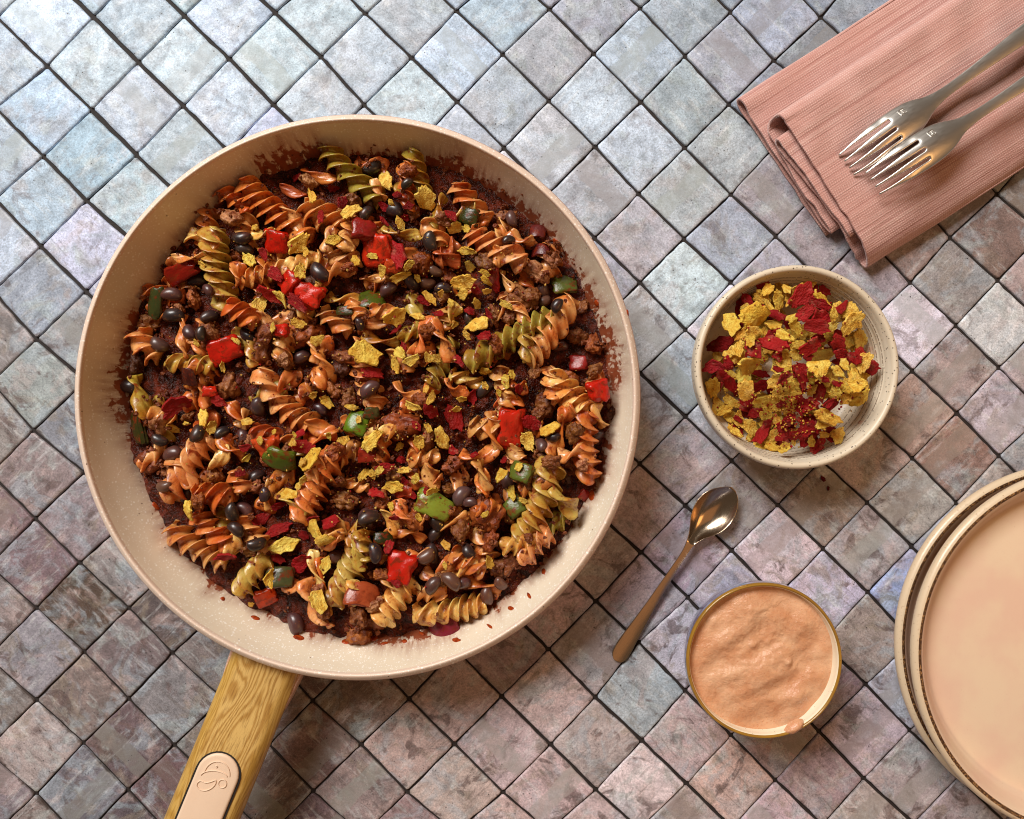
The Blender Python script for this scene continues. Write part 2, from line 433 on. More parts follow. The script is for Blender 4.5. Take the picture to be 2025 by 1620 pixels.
WOOD = g.out(c, .36, g.bump(grain, .12, .0004), Coat_Weight=.35, Coat_Roughness=.25)
g = NG('cream_silicone')
SILI = g.out(g.mix(g.noise(g.obj, 90), srgb(232, 205, 178), srgb(224, 192, 164)), .5, g.bump(g.noise(g.obj, 2500, 2), .06, .0003))
g = NG('black_gap'); GAP = g.out(srgb(28, 20, 14), .7)

handle_loc = h0-PC; handle_loc.z = HZ
hx = [-.0035, .0, .004, .012, .03, .05, .075, .10, .13, .16, .175, .184, .189]
def hw(x): return .0192*(1 if x < .16 else max(.25, math.sqrt(max(0, 1-((x-.16)/.0305)**2))))
V, F = [], []
for i, x_ in enumerate(hx):
    w = hw(x_); rise = .05*max(0, x_)
    dip = -.0022*math.exp(-((x_-.018)/.016)**2)
    prof = [(-1.0, -.0085), (-1.0, -.0052), (-.955, -.0030), (-.80, -.0006), (-.72, .0), (-.36, .0003), (.0, .0004), (.36, .0003), (.72, .0), (.80, -.0006), (.955, -.0030), (1.0, -.0052), (1.0, -.0085), (.7, -.0150), (0, -.017), (-.7, -.0150)]
    sx_ = -.0014*0
    for y, z in prof:
        xo = x_
        if i == 0: xo = x_-.0
        V.append((xo+(.0048*(y*y) if i < 3 else 0)*0, y*w, z+rise+(dip if z > -.004 else 0)))
n = 16
for i in range(len(hx)-1):
    for k in range(n):
        k2 = (k+1) % n; F.append((i*n+k, i*n+k2, (i+1)*n+k2, (i+1)*n+k))
F.append(tuple(range(n))[::-1]); F.append(tuple((len(hx)-1)*n+k for k in range(n)))
handle = ob('handle', mesh('handle', V, F, True, 38), WOOD, pan, loc=handle_loc, rot=(0, 0, ha))
def capsule(x0, x1, w, k=14):
    pts = []
    for i in range(k+1):
        a = PI/2+PI*i/k; pts.append((x0+w+w*math.cos(a), w*math.sin(a)))
    for i in range(k+1):
        a = -PI/2+PI*i/k; pts.append((x1-w+w*math.cos(a), w*math.sin(a)))
    return pts
def plate_geo(pts, layers):
    """stack of outlines (inset, z): closed top"""
    V, F = [], []; n = len(pts); A = np.array(pts); c0 = A.mean(0)
    for ins_, z in layers:
        for i in range(n):
            a, b = A[i-1], A[(i+1) % n]; d = (b-a)/np.linalg.norm(b-a); nn = np.array([-d[1], d[0]])
            if np.dot(nn, c0-A[i]) < 0: nn = -nn
            p = A[i]+nn*ins_; V.append((p[0], p[1], z+.05*max(0, p[0])))
    for l in range(len(layers)-1):
        for i in range(n):
            j = (i+1) % n; F.append((l*n+i, l*n+j, (l+1)*n+j, (l+1)*n+i))
    F.append(tuple((len(layers)-1)*n+i for i in range(n)))
    return V, F
IX = .0490
V, F = plate_geo(capsule(IX, .158, .0119), [(-.0007, -.002), (-.0007, .00062), (.0002, .00066)])
ob('grip_groove', mesh('grip_groove', V, F, False), GAP, handle)
V, F = plate_geo(capsule(IX, .158, .0115), [(0, -.002), (0, .0009), (.0003, .0014), (.0009, .0017), (.0016, .0018)])
grip = ob('grip_pad', mesh('grip_pad', V, F, True, 50), SILI, handle)
Hm = (Matrix.Translation(PC+handle_loc)@Matrix.Rotation(ha, 4, 'Z')).inverted()
def hl(px, py, dz=.0020):
    p = Hm@P(px, py, HZ+.0035); return (p.x, p.y, dz+.05*p.x)
def ring_px(cx, cy, rx, ry, a0=0, a1=360, rot=0, n=20):
    o = []
    for i in range(n+1):
        a = R(a0+(a1-a0)*i/n); x_, y_ = rx*math.cos(a), ry*math.sin(a); c_, s_ = math.cos(R(rot)), math.sin(R(rot))
        o.append(hl(cx+x_*c_-y_*s_, cy+x_*s_+y_*c_))
    return o
EMB = [ring_px(431, 1530, 25, 26, 185, 360, 8), ring_px(425, 1534, 26, 12, 190, 350, 4), ring_px(442, 1547, 8, 8),
       [hl(*p) for p in spline([(393, 1545), (399, 1541), (409, 1545), (420, 1543), (429, 1540), (428, 1548), (420, 1556), (409, 1560), (398, 1558), (392, 1551), (393, 1545)], 26)],
       ring_px(430, 1514, 1.6, 1.6, n=8)]
V, F = [], []
for line_ in EMB:
    v2, f2 = tube(line_, .00032, 6); o = len(V); V += v2; F += [tuple(i+o for i in f) for f in f2]
ob('emblem', mesh('emblem', V, F), SILI, grip)
# pale bracket under the handle's start, seen along its right flank
V, F = [], []
for x_, w in ((-.004, .0210), (.006, .0206), (.016, .0196), (.022, .0188)):
    for y, z in ((-1, -.0165), (-1, -.0068), (-.97, -.0058), (.97, -.0058), (1, -.0068), (1, -.0165)): V.append((x_, y*w, z))
for i in range(3):
    for k in range(6): F.append((i*6+k, i*6+(k+1) % 6, (i+1)*6+(k+1) % 6, (i+1)*6+k))
F += [tuple(range(6))[::-1], tuple(18+k for k in range(6))]
ob('handle_bracket', mesh('handle_bracket', V, F, False), PAN_OUT, pan, loc=handle_loc, rot=(0, 0, ha))

# ================================================================ FOOD MATERIALS
def sauced(g, c, amount=.5, scale=160):
    """blotches of dried and wet sauce with a shape of their own"""
    v = g.shift(5); n = g.noise(v, scale, 5, .65, .6)
    c = g.mix(g.ramp(n, .60-.16*amount, .78-.16*amount), c, srgb(120, 34, 10))
    n2 = g.noise(v, 1500, 2, .5)
    return g.mix(g.ramp(n2, .68, .76, 0, .7), c, srgb(92, 32, 12)), v
g = NG('cooked_pasta'); c, v = sauced(g, g.col, .62, 170)
c = g.mix(g.ramp(g.noise(v, 60, 2), .4, .7, 0, .45), c, g.mix(1.0, g.col, srgb(246, 190, 120), 'MULTIPLY'))
soak = g.ramp(g.noise(v, 75, 4, .6, .5), .42, .62, 0, .8)
c = g.mix(soak, c, g.mix(1.0, c, srgb(236, 178, 120), 'MULTIPLY'))
wet = g.noise(v, 260, 3, .6)
PASTA = g.out(c, g.ramp(wet, .35, .65, .2, .5), g.bump(g.noise(v, 900, 3), .22, .0008), Subsurface_Weight=.2, Subsurface_Scale=.004, Subsurface_Radius=(1.0, .5, .2), Coat_Weight=.25, Coat_Roughness=.25)
g = NG('bean_skin'); v = g.shift(5)
c = g.mix(g.ramp(g.noise(v, 260, 4, .6), .5, .75, 0, .6), g.col, srgb(92, 44, 30))
c = g.mix(g.ramp(g.noise(v, 1300, 2), .66, .74, 0, .7), c, srgb(160, 92, 48))
BEAN = g.out(c, .36, g.bump(g.noise(v, 500, 3), .12, .0006), Coat_Weight=.2, Coat_Roughness=.15)
g = NG('browned_mince'); v = g.shift(5)
n1 = g.noise(v, 420, 5, .7); n2 = g.noise(v, 130, 3, .6)
c = g.mix(g.ramp(n1, .3, .72), g.mix(1.0, g.col, srgb(150, 105, 85), 'MULTIPLY'), g.col)
c = g.mix(g.ramp(n2, .5, .75, 0, .7), c, srgb(104, 34, 14))
MINCE = g.out(c, .42, g.bump(g.math('ADD', n1, g.math('MULTIPLY', g.vor(v, 700), .7)), .7, .0014), Specular_IOR_Level=.35)
g = NG('cooked_vegetable'); v = g.shift(5)
c = g.mix(g.ramp(g.noise(v, 220, 4, .6), .5, .72, 0, .55), g.col, g.mix(1.0, g.col, srgb(150, 96, 70), 'MULTIPLY'))
c = g.mix(g.ramp(g.noise(v, 300, 4, .65, .5), .50, .64, 0, .85), c, srgb(112, 36, 12))
VEG = g.out(c, .24, g.bump(g.noise(v, 500, 5, .65), .35, .0010), Subsurface_Weight=.15, Subsurface_Scale=.003, Subsurface_Radius=(1, .3, .15), Coat_Weight=.1, Coat_Roughness=.1, Specular_IOR_Level=.35)
g = NG('corn_chip'); v = g.shift(5)
n1 = g.noise(v, 380, 5, .65); n2 = g.noise(v, 1400, 3, .6)
c = g.mix(g.ramp(n1, .35, .7), g.mix(1.0, g.col, srgb(224, 190, 136), 'MULTIPLY'), g.col)
c = g.mix(g.ramp(g.noise(v, 240, 4), .55, .72, 0, .28), c, g.mix(.35, g.col, g.mix(1.0, g.col, srgb(255, 240, 190), 'SCREEN')))
c = g.mix(g.ramp(n2, .62, .74, 0, .7), c, g.mix(1.0, g.col, srgb(150, 90, 50), 'MULTIPLY'))
c = g.mix(g.math('MULTIPLY', g.ramp(g.vor(v, 260), .12, .07), .7), c, srgb(96, 54, 22))
CHIP = g.out(c, .55, g.bump(g.math('ADD', n1, g.math('MULTIPLY', n2, .5)), 1.0, .0020), Specular_IOR_Level=.3)
g = NG('chili_sauce'); p = g.obj
n1 = g.noise(p, 160, 5, .65, .4)
c = g.mix(g.ramp(n1, .35, .7), srgb(38, 9, 3), srgb(110, 36, 8))
SAUCE = g.out(c, g.ramp(n1, .3, .7, .10, .3), g.bump(g.noise(p, 420, 5, .65), 1.0, .0024), Specular_IOR_Level=.32)

# ================================================================ LABEL KEEPING
HOUR = ['twelve', 'one', 'two', 'three', 'four', 'five', 'six', 'seven', 'eight', 'nine', 'ten', 'eleven']
PENDING = {}
def place_words(px, py, cx, cy, rad, wall, centre):
    dx, dy = px-cx, py-cy; r = math.hypot(dx, dy)/rad
    h = int(round(math.degrees(math.atan2(dx, -dy))/30)) % 12
    if r < .22: return 'at the '+centre
    return 'at %s o\'clock %s' % (HOUR[h], wall if r > .78 else 'midway out' if r > .48 else 'nearer the centre')
def later(o, text, where, px, py, cat, group):
    PENDING.setdefault(text+' '+where, []).append((o, px, py)); o['category'] = cat; o['group'] = group
ORD = ['', 'first', 'second', 'third', 'fourth', 'fifth', 'sixth', 'seventh', 'eighth', 'ninth', 'tenth']
def flush_labels():
    for text, L in PENDING.items():
        if len(L) == 1: L[0][0]['label'] = text; continue
        xs = [a[1] for a in L]; ys = [a[2] for a in L]
        hor = max(xs)-min(xs) >= max(ys)-min(ys)
        L.sort(key=lambda a: a[1] if hor else a[2]); n = len(L)
        for i, (o, _, _) in enumerate(L):
            if n == 2: w = ('left one', 'right one') if hor else ('upper one', 'lower one'); s = w[i]
            elif i == 0: s = 'leftmost' if hor else 'topmost'
            elif i == n-1: s = 'rightmost' if hor else 'lowest'
            else: s = ORD[min(i+1, 10)]+(' from left' if hor else ' from top')
            o['label'] = text+', '+s
def pan_where(px, py): return place_words(px, py, 728, 775, 490, 'by the pan wall', 'pan centre')

# ================================================================ SAUCE BED
FC = P(731, 772, .03)
def bed(x, y):
    r = math.hypot(x-FC.x, y-FC.y)/.14
    return .0375-.0045*r**2
V, F = [], []; NR, NA = 90, 260
for i in range(NR+1):
    for k in range(NA):
        a = 2*PI*k/NA; rr = i/NR
        wob = 1+.012*nz(4*math.cos(a), 4*math.sin(a), 3)+.014*nz(13*math.cos(a), 13*math.sin(a), 8)
        r = .1425*wob*rr; x_, y_ = FC.x+r*math.cos(a), FC.y+r*math.sin(a)
        z = bed(x_, y_)-.0045+.0040*fbm(x_*75, y_*75, 0, 3)+.0024*nz(x_*260, y_*260, 4)
        z -= .003*max(0, rr-.93)/.07
        V.append((x_, y_, z))
for i in range(NR):
    for k in range(NA):
        k2 = (k+1) % NA; F.append((i*NA+k, (i+1)*NA+k, (i+1)*NA+k2, i*NA+k2))
sauce = ob('chili_sauce', mesh('chili_sauce', V, F), SAUCE)
tag(sauce, 'dark red-brown chili sauce pooled under the pasta in the pan', 'sauce', kind='stuff')
splat(V)
a = np.array(ins)
for ix in range(HNX):
    X = HX0+ix*HC
    if abs(X-PC.x) > .149: continue
    Y = HY0+np.arange(HNY)*HC; rr = np.hypot(X-PC.x, Y-PC.y); zz = np.interp(rr, a[:, 0], a[:, 1]); ok = rr < .1478
    HM[ix, ok] = np.maximum(HM[ix, ok], zz[ok])

# drops and smears of sauce that stuck on the pan wall (belong to the sauce)
def wall_point(px, py):
    z = .03
    for _ in range(8):
        p = P(px, py, z); r = math.hypot(p.x-PC.x, p.y-PC.y)
        z = float(np.interp(r, [a for a, _ in ins], [b for _, b in ins]))
    return P(px, py, z), r, z
DROPS = [(905,1268,11,6,15),(1010,1203,6,4,20),(970,1240,9,3,40),(640,1285,6,4,0),(685,1270,9,4,10),(760,1272,8,3,-10),(800,1268,5,4,0),(835,1253,7,3,30),(1046,1178,7,3,60),
 (235,850,7,4,80),(541,298,9,7,-20),(1170,980,6,10,0),(1075,1130,4,6,0),(560,1268,5,6,0),(500,1195,7,4,0),(440,1185,5,5,0),(505,1222,9,4,20),(205,640,3,8,10),(262,700,4,8,0),(264,745,3,7,0),
 (1180,600,4,7,-20),(1172,640,3,6,0),(1190,705,8,5,0),(1100,480,10,5,50),(1130,560,5,9,-30),(310,1000,10,6,30),(380,1090,7,5,30),(1240,620,3,7,0),(590,1262,12,7,10),(690,1268,10,5,10),(735,1262,12,6,0)]
for k, (px, py, a, b, rot) in enumerate(DROPS):
    cP, r, z = wall_point(px, py); V = []; F = []; n = 14
    for lay, (sc, hgt) in enumerate(((1.08, -.0002), (1.0, .00025), (.6, .00055))):
        for i in range(n):
            t = 2*PI*i/n; w = sc*(1+.28*nz(2*math.cos(t)+k*3, 2*math.sin(t), k))
            x_, y_ = a*w*math.cos(t), b*w*math.sin(t); c_, s_ = math.cos(R(rot)), math.sin(R(rot))
            q, _, _ = wall_point(px+x_*c_-y_*s_, py+x_*s_+y_*c_)
            rad = Vector((PC.x-q.x, PC.y-q.y, 0)).normalized(); V.append(q+Vector((rad.x*.5, rad.y*.5, .86))*hgt)
    for l in range(2):
        for i in range(n): F.append((l*n+i, l*n+(i+1) % n, (l+1)*n+(i+1) % n, (l+1)*n+i))
    F.append(tuple(2*n+i for i in range(n)))
    ob('sauce_drop', mesh('sauce_drop', V, F), VEG, sauce, color=srgb(158, 62, 20))

# ================================================================ FOOD SHAPES
def put(name, me, mat, M, color, d=1):
    o = ob(name, me, mat); o.matrix_world = M; o.color = color
    splat([v.co for v in me.vertices], M, d)
    return o
def jit(c, k=10):
    q = random.gauss(0, k); return srgb(*[min(255, max(0, x+q+random.gauss(0, k*.4))) for x in c])

def fusilli_mesh(L, Rr, turns, blades=3, bend=0., curl=.55, seed=0, open_=0., zbend=0.):
    rs = random.Random(seed); V, F = [], []
    if blades == 3: offs = [-58, -40, -28, -19, -11, -4, 4, 11, 19, 28, 40]
    else: offs = [-86, -60, -36, -22, -13, -5, 5, 13, 22, 36, 60]
    sig = R(22 if blades == 3 else 19); core = .40 if blades == 3 else .26
    ns = max(16, int(20*turns)+8); ph0 = rs.uniform(0, 2*PI); n = len(offs)*blades
    a_amp = rs.uniform(.03, .08)
    for i in range(ns+1):
        t = i/ns; x = (t-.5)*L; ph = ph0-2*PI*turns*(t+a_amp*math.sin(5*t+seed))
        endr = 1-.25*max(0, abs(t-.5)-.42)/.08
        by = bend*L*(4*(t-.5)**2-.33); bz = zbend*L*(4*(t-.5)**2-.33)
        dby = bend*8*(t-.5); ta = math.atan(dby)
        for b in range(blades):
            Rb = Rr*endr*(1+.18*nz(t*4, b*5.0, seed*1.3)+.09*nz(t*15, b*9.0, seed))
            for od in offs:
                d = R(od); lobe = math.exp(-(d/sig)**2); r = Rb*(core+(1-core)*lobe)
                an = ph+2*PI*b/blades+d+curl*(lobe**1.5)
                xx = x+.12*Rr*math.sin(an*2+seed)*lobe*(1 if 0 < i < ns else .3)
                yy, zz = r*math.cos(an), r*math.sin(an)
                V.append((xx-yy*math.sin(ta), by+yy*math.cos(ta), bz+zz))
    for i in range(ns):
        for k in range(n):
            k2 = (k+1) % n; F.append((i*n+k, i*n+k2, (i+1)*n+k2, (i+1)*n+k))
    for e, rev in ((0, False), (ns, True)):
        c_ = sum((Vector(V[e*n+k]) for k in range(n)), Vector())/n; ci = len(V); V.append(c_)
        for k in range(n):
            f = (e*n+k, ci, e*n+(k+1) % n); F.append(f[::-1] if rev else f)
    return mesh('fusilli', V, F)

Q = {1: (200, 250, 1/3.24), 2: (700, 250, 1/3.24), 3: (200, 750, 1/3.24), 4: (700, 750, 1/3.0), 5: (1350, 500, 1/3.6)}
def qp(q, x, y): a, b, s = Q[q]; return a+x*s, b+y*s
PCOL = {'o': (204, 126, 60), 't': (214, 158, 94), 'g': (162, 146, 58), 'y': (228, 192, 114), 'l': (190, 160, 76), 'r': (174, 90, 44)}
PWORD = {'o': 'orange', 't': 'tan', 'g': 'olive green', 'y': 'pale yellow', 'l': 'yellow-green', 'r': 'reddish'}

U = .005                                               # unit shapes are built 5 mm in radius
def lump_mesh(seed, sub=4, amp=(.30, .18, .08), sq=.75):
    import bmesh
    bm = bmesh.new(); bmesh.ops.create_icosphere(bm, subdivisions=sub, radius=1)
    for v in bm.verts:
        p = v.co.copy()
        w = p+.18*Vector((nz(p.x*2.5, p.y*2.5, seed), nz(p.y*2.5, p.z*2.5, seed+3), nz(p.z*2.5, p.x*2.5, seed+5)))
        d1 = mnoise.voronoi(w*2.0+Vector((seed*3.1, 0, 0)))[0][0]; d2 = mnoise.voronoi(w*4.6+Vector((0, seed*2.3, 0)))[0][0]
        k = .86+amp[0]*nz(p.x*1.2+seed*7, p.y*1.2, p.z*1.2)*1.5+.34*(.55-min(d1, 1.0))+.20*(.5-min(d2, 1.))+.05*nz(p.x*13, p.y*13, p.z*13+seed)
        v.co = p*k; v.co.z *= sq; v.co *= U
    me = bpy.data.meshes.new('lump'); bm.to_mesh(me); bm.free()
    me.polygons.foreach_set('use_smooth', [True]*len(me.polygons)); return me
MEAT = [lump_mesh(i+1) for i in range(9)]
def bean_mesh(seed):
    import bmesh
    rs = random.Random(seed); bm = bmesh.new(); bmesh.ops.create_icosphere(bm, subdivisions=3, radius=1)
    for v in bm.verts:
        p = v.co; x, y, z = p.x, p.y*(.66+.05*rs.random()*0), p.z*.58
        y += .22*x*x-.08; y *= 1-.10*math.exp(-(x/.3)**2)*(1 if y < 0 else 0)
        k = 1+.05*nz(x*1.5+seed, y*1.5, z*1.5)
        v.co = Vector((x, y, z))*k*U
    me = bpy.data.meshes.new('bean'); bm.to_mesh(me); bm.free()
    me.polygons.foreach_set('use_smooth', [True]*len(me.polygons)); return me
BEANS = [bean_mesh(i+1) for i in range(5)]
def dice_mesh(seed, sx, sy, sz, bendz=0., amp=.06, pw=5.0):
    """rounded block with uneven faces, optionally bowed"""
    import bmesh
    bm = bmesh.new(); bmesh.ops.create_cube(bm, size=2); bmesh.ops.subdivide_edges(bm, edges=bm.edges[:], cuts=7, use_grid_fill=True)
    for v in bm.verts:
        p = v.co; m = max(abs(p.x), abs(p.y), abs(p.z)); q = p/m if m else p
        l = (abs(q.x)**pw+abs(q.y)**pw+abs(q.z)**pw)**(1/pw); q = q/l
        k = 1+amp*nz(q.x*1.5+seed*5, q.y*1.5, q.z*1.5)*2+.05*nz(q.x*5, q.y*5+seed, q.z*5)+.03*nz(q.x*11, q.y*11+seed, q.z*11)
        sh = 1+.16*q.y*math.sin(seed*2.1)
        x, y, z = q.x*sx*k*sh, q.y*sy*k*(1+.14*q.x*math.cos(seed*1.7)), q.z*sz*k
        z -= bendz*(x*x/sx+.3*y*y/sy)
        v.co = (x*U, y*U, z*U)
    me = bpy.data.meshes.new('dice'); bm.to_mesh(me); bm.free()
    me.polygons.foreach_set('use_smooth', [True]*len(me.polygons)); return me
TOMS = [dice_mesh(i+1, 1, 1, .5, .10, .16, 7) for i in range(6)]
PEPS = [dice_mesh(i+11, 1, .92, .26, .28, .12, 9) for i in range(5)]
CRES = dice_mesh(21, 1, .48, .14, .45, .10, 3.0)
ONIO = [dice_mesh(i+31, 1, .8, .12, .35, .10, 8) for i in range(2)]

def chip_mesh(seed, n=11):
    rs = random.Random(seed); n = rs.choice((5, 6, 6, 7, 8)); ph = rs.uniform(0, 6)
    cor = []; rs_asp = rs.uniform(.7, 1.0)
    for i in range(n):
        a = ph+2*PI*(i+rs.uniform(-.30, .30))/n; r = rs.uniform(.80, 1.12); cor.append((r*math.cos(a), r*math.sin(a)*rs_asp))
    out = []
    for i in range(n):                                # broken edges: straight runs with small bites
        (x0, y0), (x1, y1) = cor[i], cor[(i+1) % n]; k = 4
        for j in range(k):
            t = (j+(rs.uniform(-.2, .2) if j else 0))/k; m = 1+(rs.uniform(-.17, .10) if j else 0)
            x, y = (x0+(x1-x0)*t)*m, (y0+(y1-y0)*t)*m; out.append((math.atan2(y, x), math.hypot(x, y)))
    N = len(out); V, F = [], []; cx = rs.uniform(.05, .5)*rs.choice((-1, 1, 1)); tw = rs.uniform(-.25, .25); dirb = rs.uniform(0, PI)
    def zc(x, y):
        u = x*math.cos(dirb)+y*math.sin(dirb); w = -x*math.sin(dirb)+y*math.cos(dirb)
        return cx*(u*u-.3)+tw*u*w+.07*nz(x*2.2+seed, y*2.2, seed*.7)+.03*nz(x*6, y*6+seed, 2)
    th = .12
    for side in (1, -1):
        for rr in (1.0, .93, .66, .33):
            for a, r in out:
                x, y = r*rr*math.cos(a), r*rr*math.sin(a)
                V.append((x, y, zc(x, y)+side*th*(.55 if rr == 1.0 else 1.0+.35*nz(x*5+seed, y*5, side))))
        V.append((0, 0, zc(0, 0)+side*th))
    B = 4*N+1
    for s, off in ((0, 0), (1, B)):
        for l in range(3):
            for i in range(N):
                j = (i+1) % N; f = (off+l*N+i, off+l*N+j, off+(l+1)*N+j, off+(l+1)*N+i)
                F.append(f if s == 0 else f[::-1])
        for i in range(N):
            f = (off+3*N+i, off+3*N+(i+1) % N, off+4*N); F.append(f if s == 0 else f[::-1])
    for i in range(N):
        j = (i+1) % N; F.append((i, B+i, B+j, j))
    return mesh('chip', [(x*U, y*U, z*U) for x, y, z in V], F, True, 40)
CHIPS = [chip_mesh(i+1, 7+i % 5) for i in range(26)]

def basis(slx, sly, spin, sc, loc, maxt=.8):
    sc = [k/U for k in sc]
    nrm = Vector((-slx, -sly, 1)).normalized()
    if nrm.z < math.cos(maxt): nrm = Vector((nrm.x, nrm.y, math.hypot(nrm.x, nrm.y)/math.tan(maxt))).normalized()
    q = Vector((0, 0, 1)).rotation_difference(nrm)
    return Matrix.Translation(loc)@q.to_matrix().to_4x4()@Matrix.Rotation(spin, 4, 'Z')@Matrix.Diagonal((*sc, 1))

# ---- mince: named spots, then a filling layer
MINCE_SPOTS = [(1,850,590,150,'p'),(1,1310,1320,240,'r'),(1,600,1120,120,'r'),(1,1050,1430,180,'b'),(1,700,1390,120,'r'),(1,1190,1500,140,'b'),(1,320,1265,150,'b'),(1,1560,1480,120,'b'),(1,1680,1230,110,'r'),
 (2,1060,1110,220,'p'),(2,1170,940,170,'p'),(2,850,850,170,'b'),(2,970,590,150,'b'),(2,440,890,170,'r'),(2,900,1190,110,'b'),(2,1000,1220,120,'p'),(2,1420,1350,140,'b'),(2,600,960,130,'r'),(2,1270,850,120,'b'),(2,380,560,100,'b'),
 (3,340,520,210,'b'),(3,400,280,180,'p'),(3,740,610,130,'b'),(3,1570,770,170,'b'),(3,820,60,170,'b'),(3,1220,300,120,'r'),(3,950,1060,140,'b'),(3,1660,1400,200,'r'),(3,1390,1340,120,'b'),(3,1000,690,110,'b'),(3,1650,1520,150,'b'),(3,1500,70,130,'b'),(3,430,590,110,'b'),
 (4,290,280,220,'r'),(4,580,510,150,'r'),(4,790,790,220,'r'),(4,810,950,130,'r'),(4,650,900,120,'r'),(4,860,1110,150,'b'),(4,930,1090,140,'b'),(4,1130,150,170,'b'),(4,1130,450,150,'b'),(4,1530,200,100,'d'),(4,1250,570,110,'d'),(4,40,1510,180,'r'),(4,120,1430,130,'b'),(4,330,830,150,'r'),(4,560,760,90,'r')]
MC = {'p': (200, 144, 96), 'r': (172, 94, 40), 'b': (158, 100, 52), 'd': (94, 54, 28)}
MW = {'p': 'pale brown', 'r': 'reddish', 'b': 'brown', 'd': 'dark'}
def in_pan(px, py, f=1.0): return math.hypot(px-731, py-772) < 478*f
rf = random.Random(21)
fill = []
while len(fill) < 104:                                   # low layer that shows between the larger pieces
    px, py = rf.uniform(250, 1215), rf.uniform(290, 1255)
    if in_pan(px, py, .97) and all((px-a)**2+(py-b)**2 > 38**2 for a, b, _ in fill): fill.append((px, py, rf.choice('mmbtttt')))
BC = {'k': (44, 29, 28), 'p': (78, 48, 46), 'b': (90, 56, 42)}
BW = {'k': 'black', 'p': 'purple-brown', 'b': 'brown'}
def add_mince(px, py, size_px, kind, sink=.35):
    p = on_top(px, py, .003, 50); s = size_px*.5*.285e-3
    M = Matrix.Translation((p.x, p.y, p.z+s*.7*(1-2*sink)))@Euler((rf.uniform(0, 6), rf.uniform(-.4, .4), rf.uniform(0, 6))).to_matrix().to_4x4()@Matrix.Diagonal((s/U*rf.uniform(.85, 1.2), s/U*rf.uniform(.75, 1.0), s/U*.9, 1))
    o = put('mince_lump', rf.choice(MEAT), MINCE, M, jit(MC[kind], 8))
    later(o, ('large ' if size_px > 60 else '')+'%s lump of browned mince' % MW[kind], pan_where(px, py), px, py, 'minced meat', 'mince lumps in the pan')
def add_bean(px, py, size_px, kind, sink=.3):
    p = on_top(px, py, .0025, 50); s = size_px*.5*.285e-3; slx, sly = slope_at(p.x, p.y, .005)
    M = basis(slx*.6, sly*.6, rf.uniform(0, 6.28), (s, s*rf.uniform(.95, 1.1), s*1.05), (p.x, p.y, p.z+s*.58*(1-2*sink)))
    o = put('black_bean', rf.choice(BEANS), BEAN, M, jit(BC[kind], 5))
    later(o, '%s cooked bean' % BW[kind], pan_where(px, py), px, py, 'bean', 'beans in the pan')
def add_fusilli(px0, py0, px1, py1, wpx, ck, ribbon=False, bend=0., turns=None, sink=.25, seed=None):
    seed = seed or random.randint(1, 9999)
    a, b = on_top(px0, py0, .003, 60), on_top(px1, py1, .003, 60)
    mx, my = (px0+px1)/2, (py0+py1)/2; m = on_top(mx, my, .004, 60)
    Rr = wpx*.5*.287e-3
    zm = max((a.z+b.z)/2, m.z-.002)
    a = P(px0, py0, min(.051, (a.z+zm)/2+Rr*(1-2*sink))); b = P(px1, py1, min(.051, (b.z+zm)/2+Rr*(1-2*sink)))
    d = b-a; L = d.length
    if ribbon: me = fusilli_mesh(L, Rr, turns or max(.45, L/.040), 2, bend, .25, seed, zbend=-.05)
    else: me = fusilli_mesh(L, Rr*1.02, turns or L/.0215, 3, bend, .6, seed, zbend=-.02)
    q = Vector((1, 0, 0)).rotation_difference(d.normalized())
    M = Matrix.Translation((a+b)/2)@q.to_matrix().to_4x4()@Matrix.Rotation(0 if bend else 0, 4, 'X')
    o = put('fusilli', me, PASTA, M, jit(PCOL[ck], 7))
    w = ('loosely twisted %s pasta ribbon' if ribbon else '%s fusilli spiral') % PWORD[ck]
    later(o, w, pan_where(mx, my), mx, my, 'pasta', 'fusilli in the pan')

for px, py, k in fill:
    if k == 'm': add_mince(px, py, rf.uniform(34, 56), rf.choice('brrd'), .35)
    elif k == 'b': add_bean(px, py, rf.uniform(34, 42), rf.choice('kkpb'), .35)
    else:
        a = rf.uniform(0, PI); l = rf.uniform(30, 55)
        add_fusilli(px-l*math.cos(a), py-l*math.sin(a), px+l*math.cos(a), py+l*math.sin(a), rf.uniform(40, 52), rf.choice('ottog'), rf.random() < .4, sink=.42)
for q, x, y, s, k in MINCE_SPOTS: add_mince(*qp(q, x, y), s/(3.0 if q == 4 else 3.24)*1.08, k)

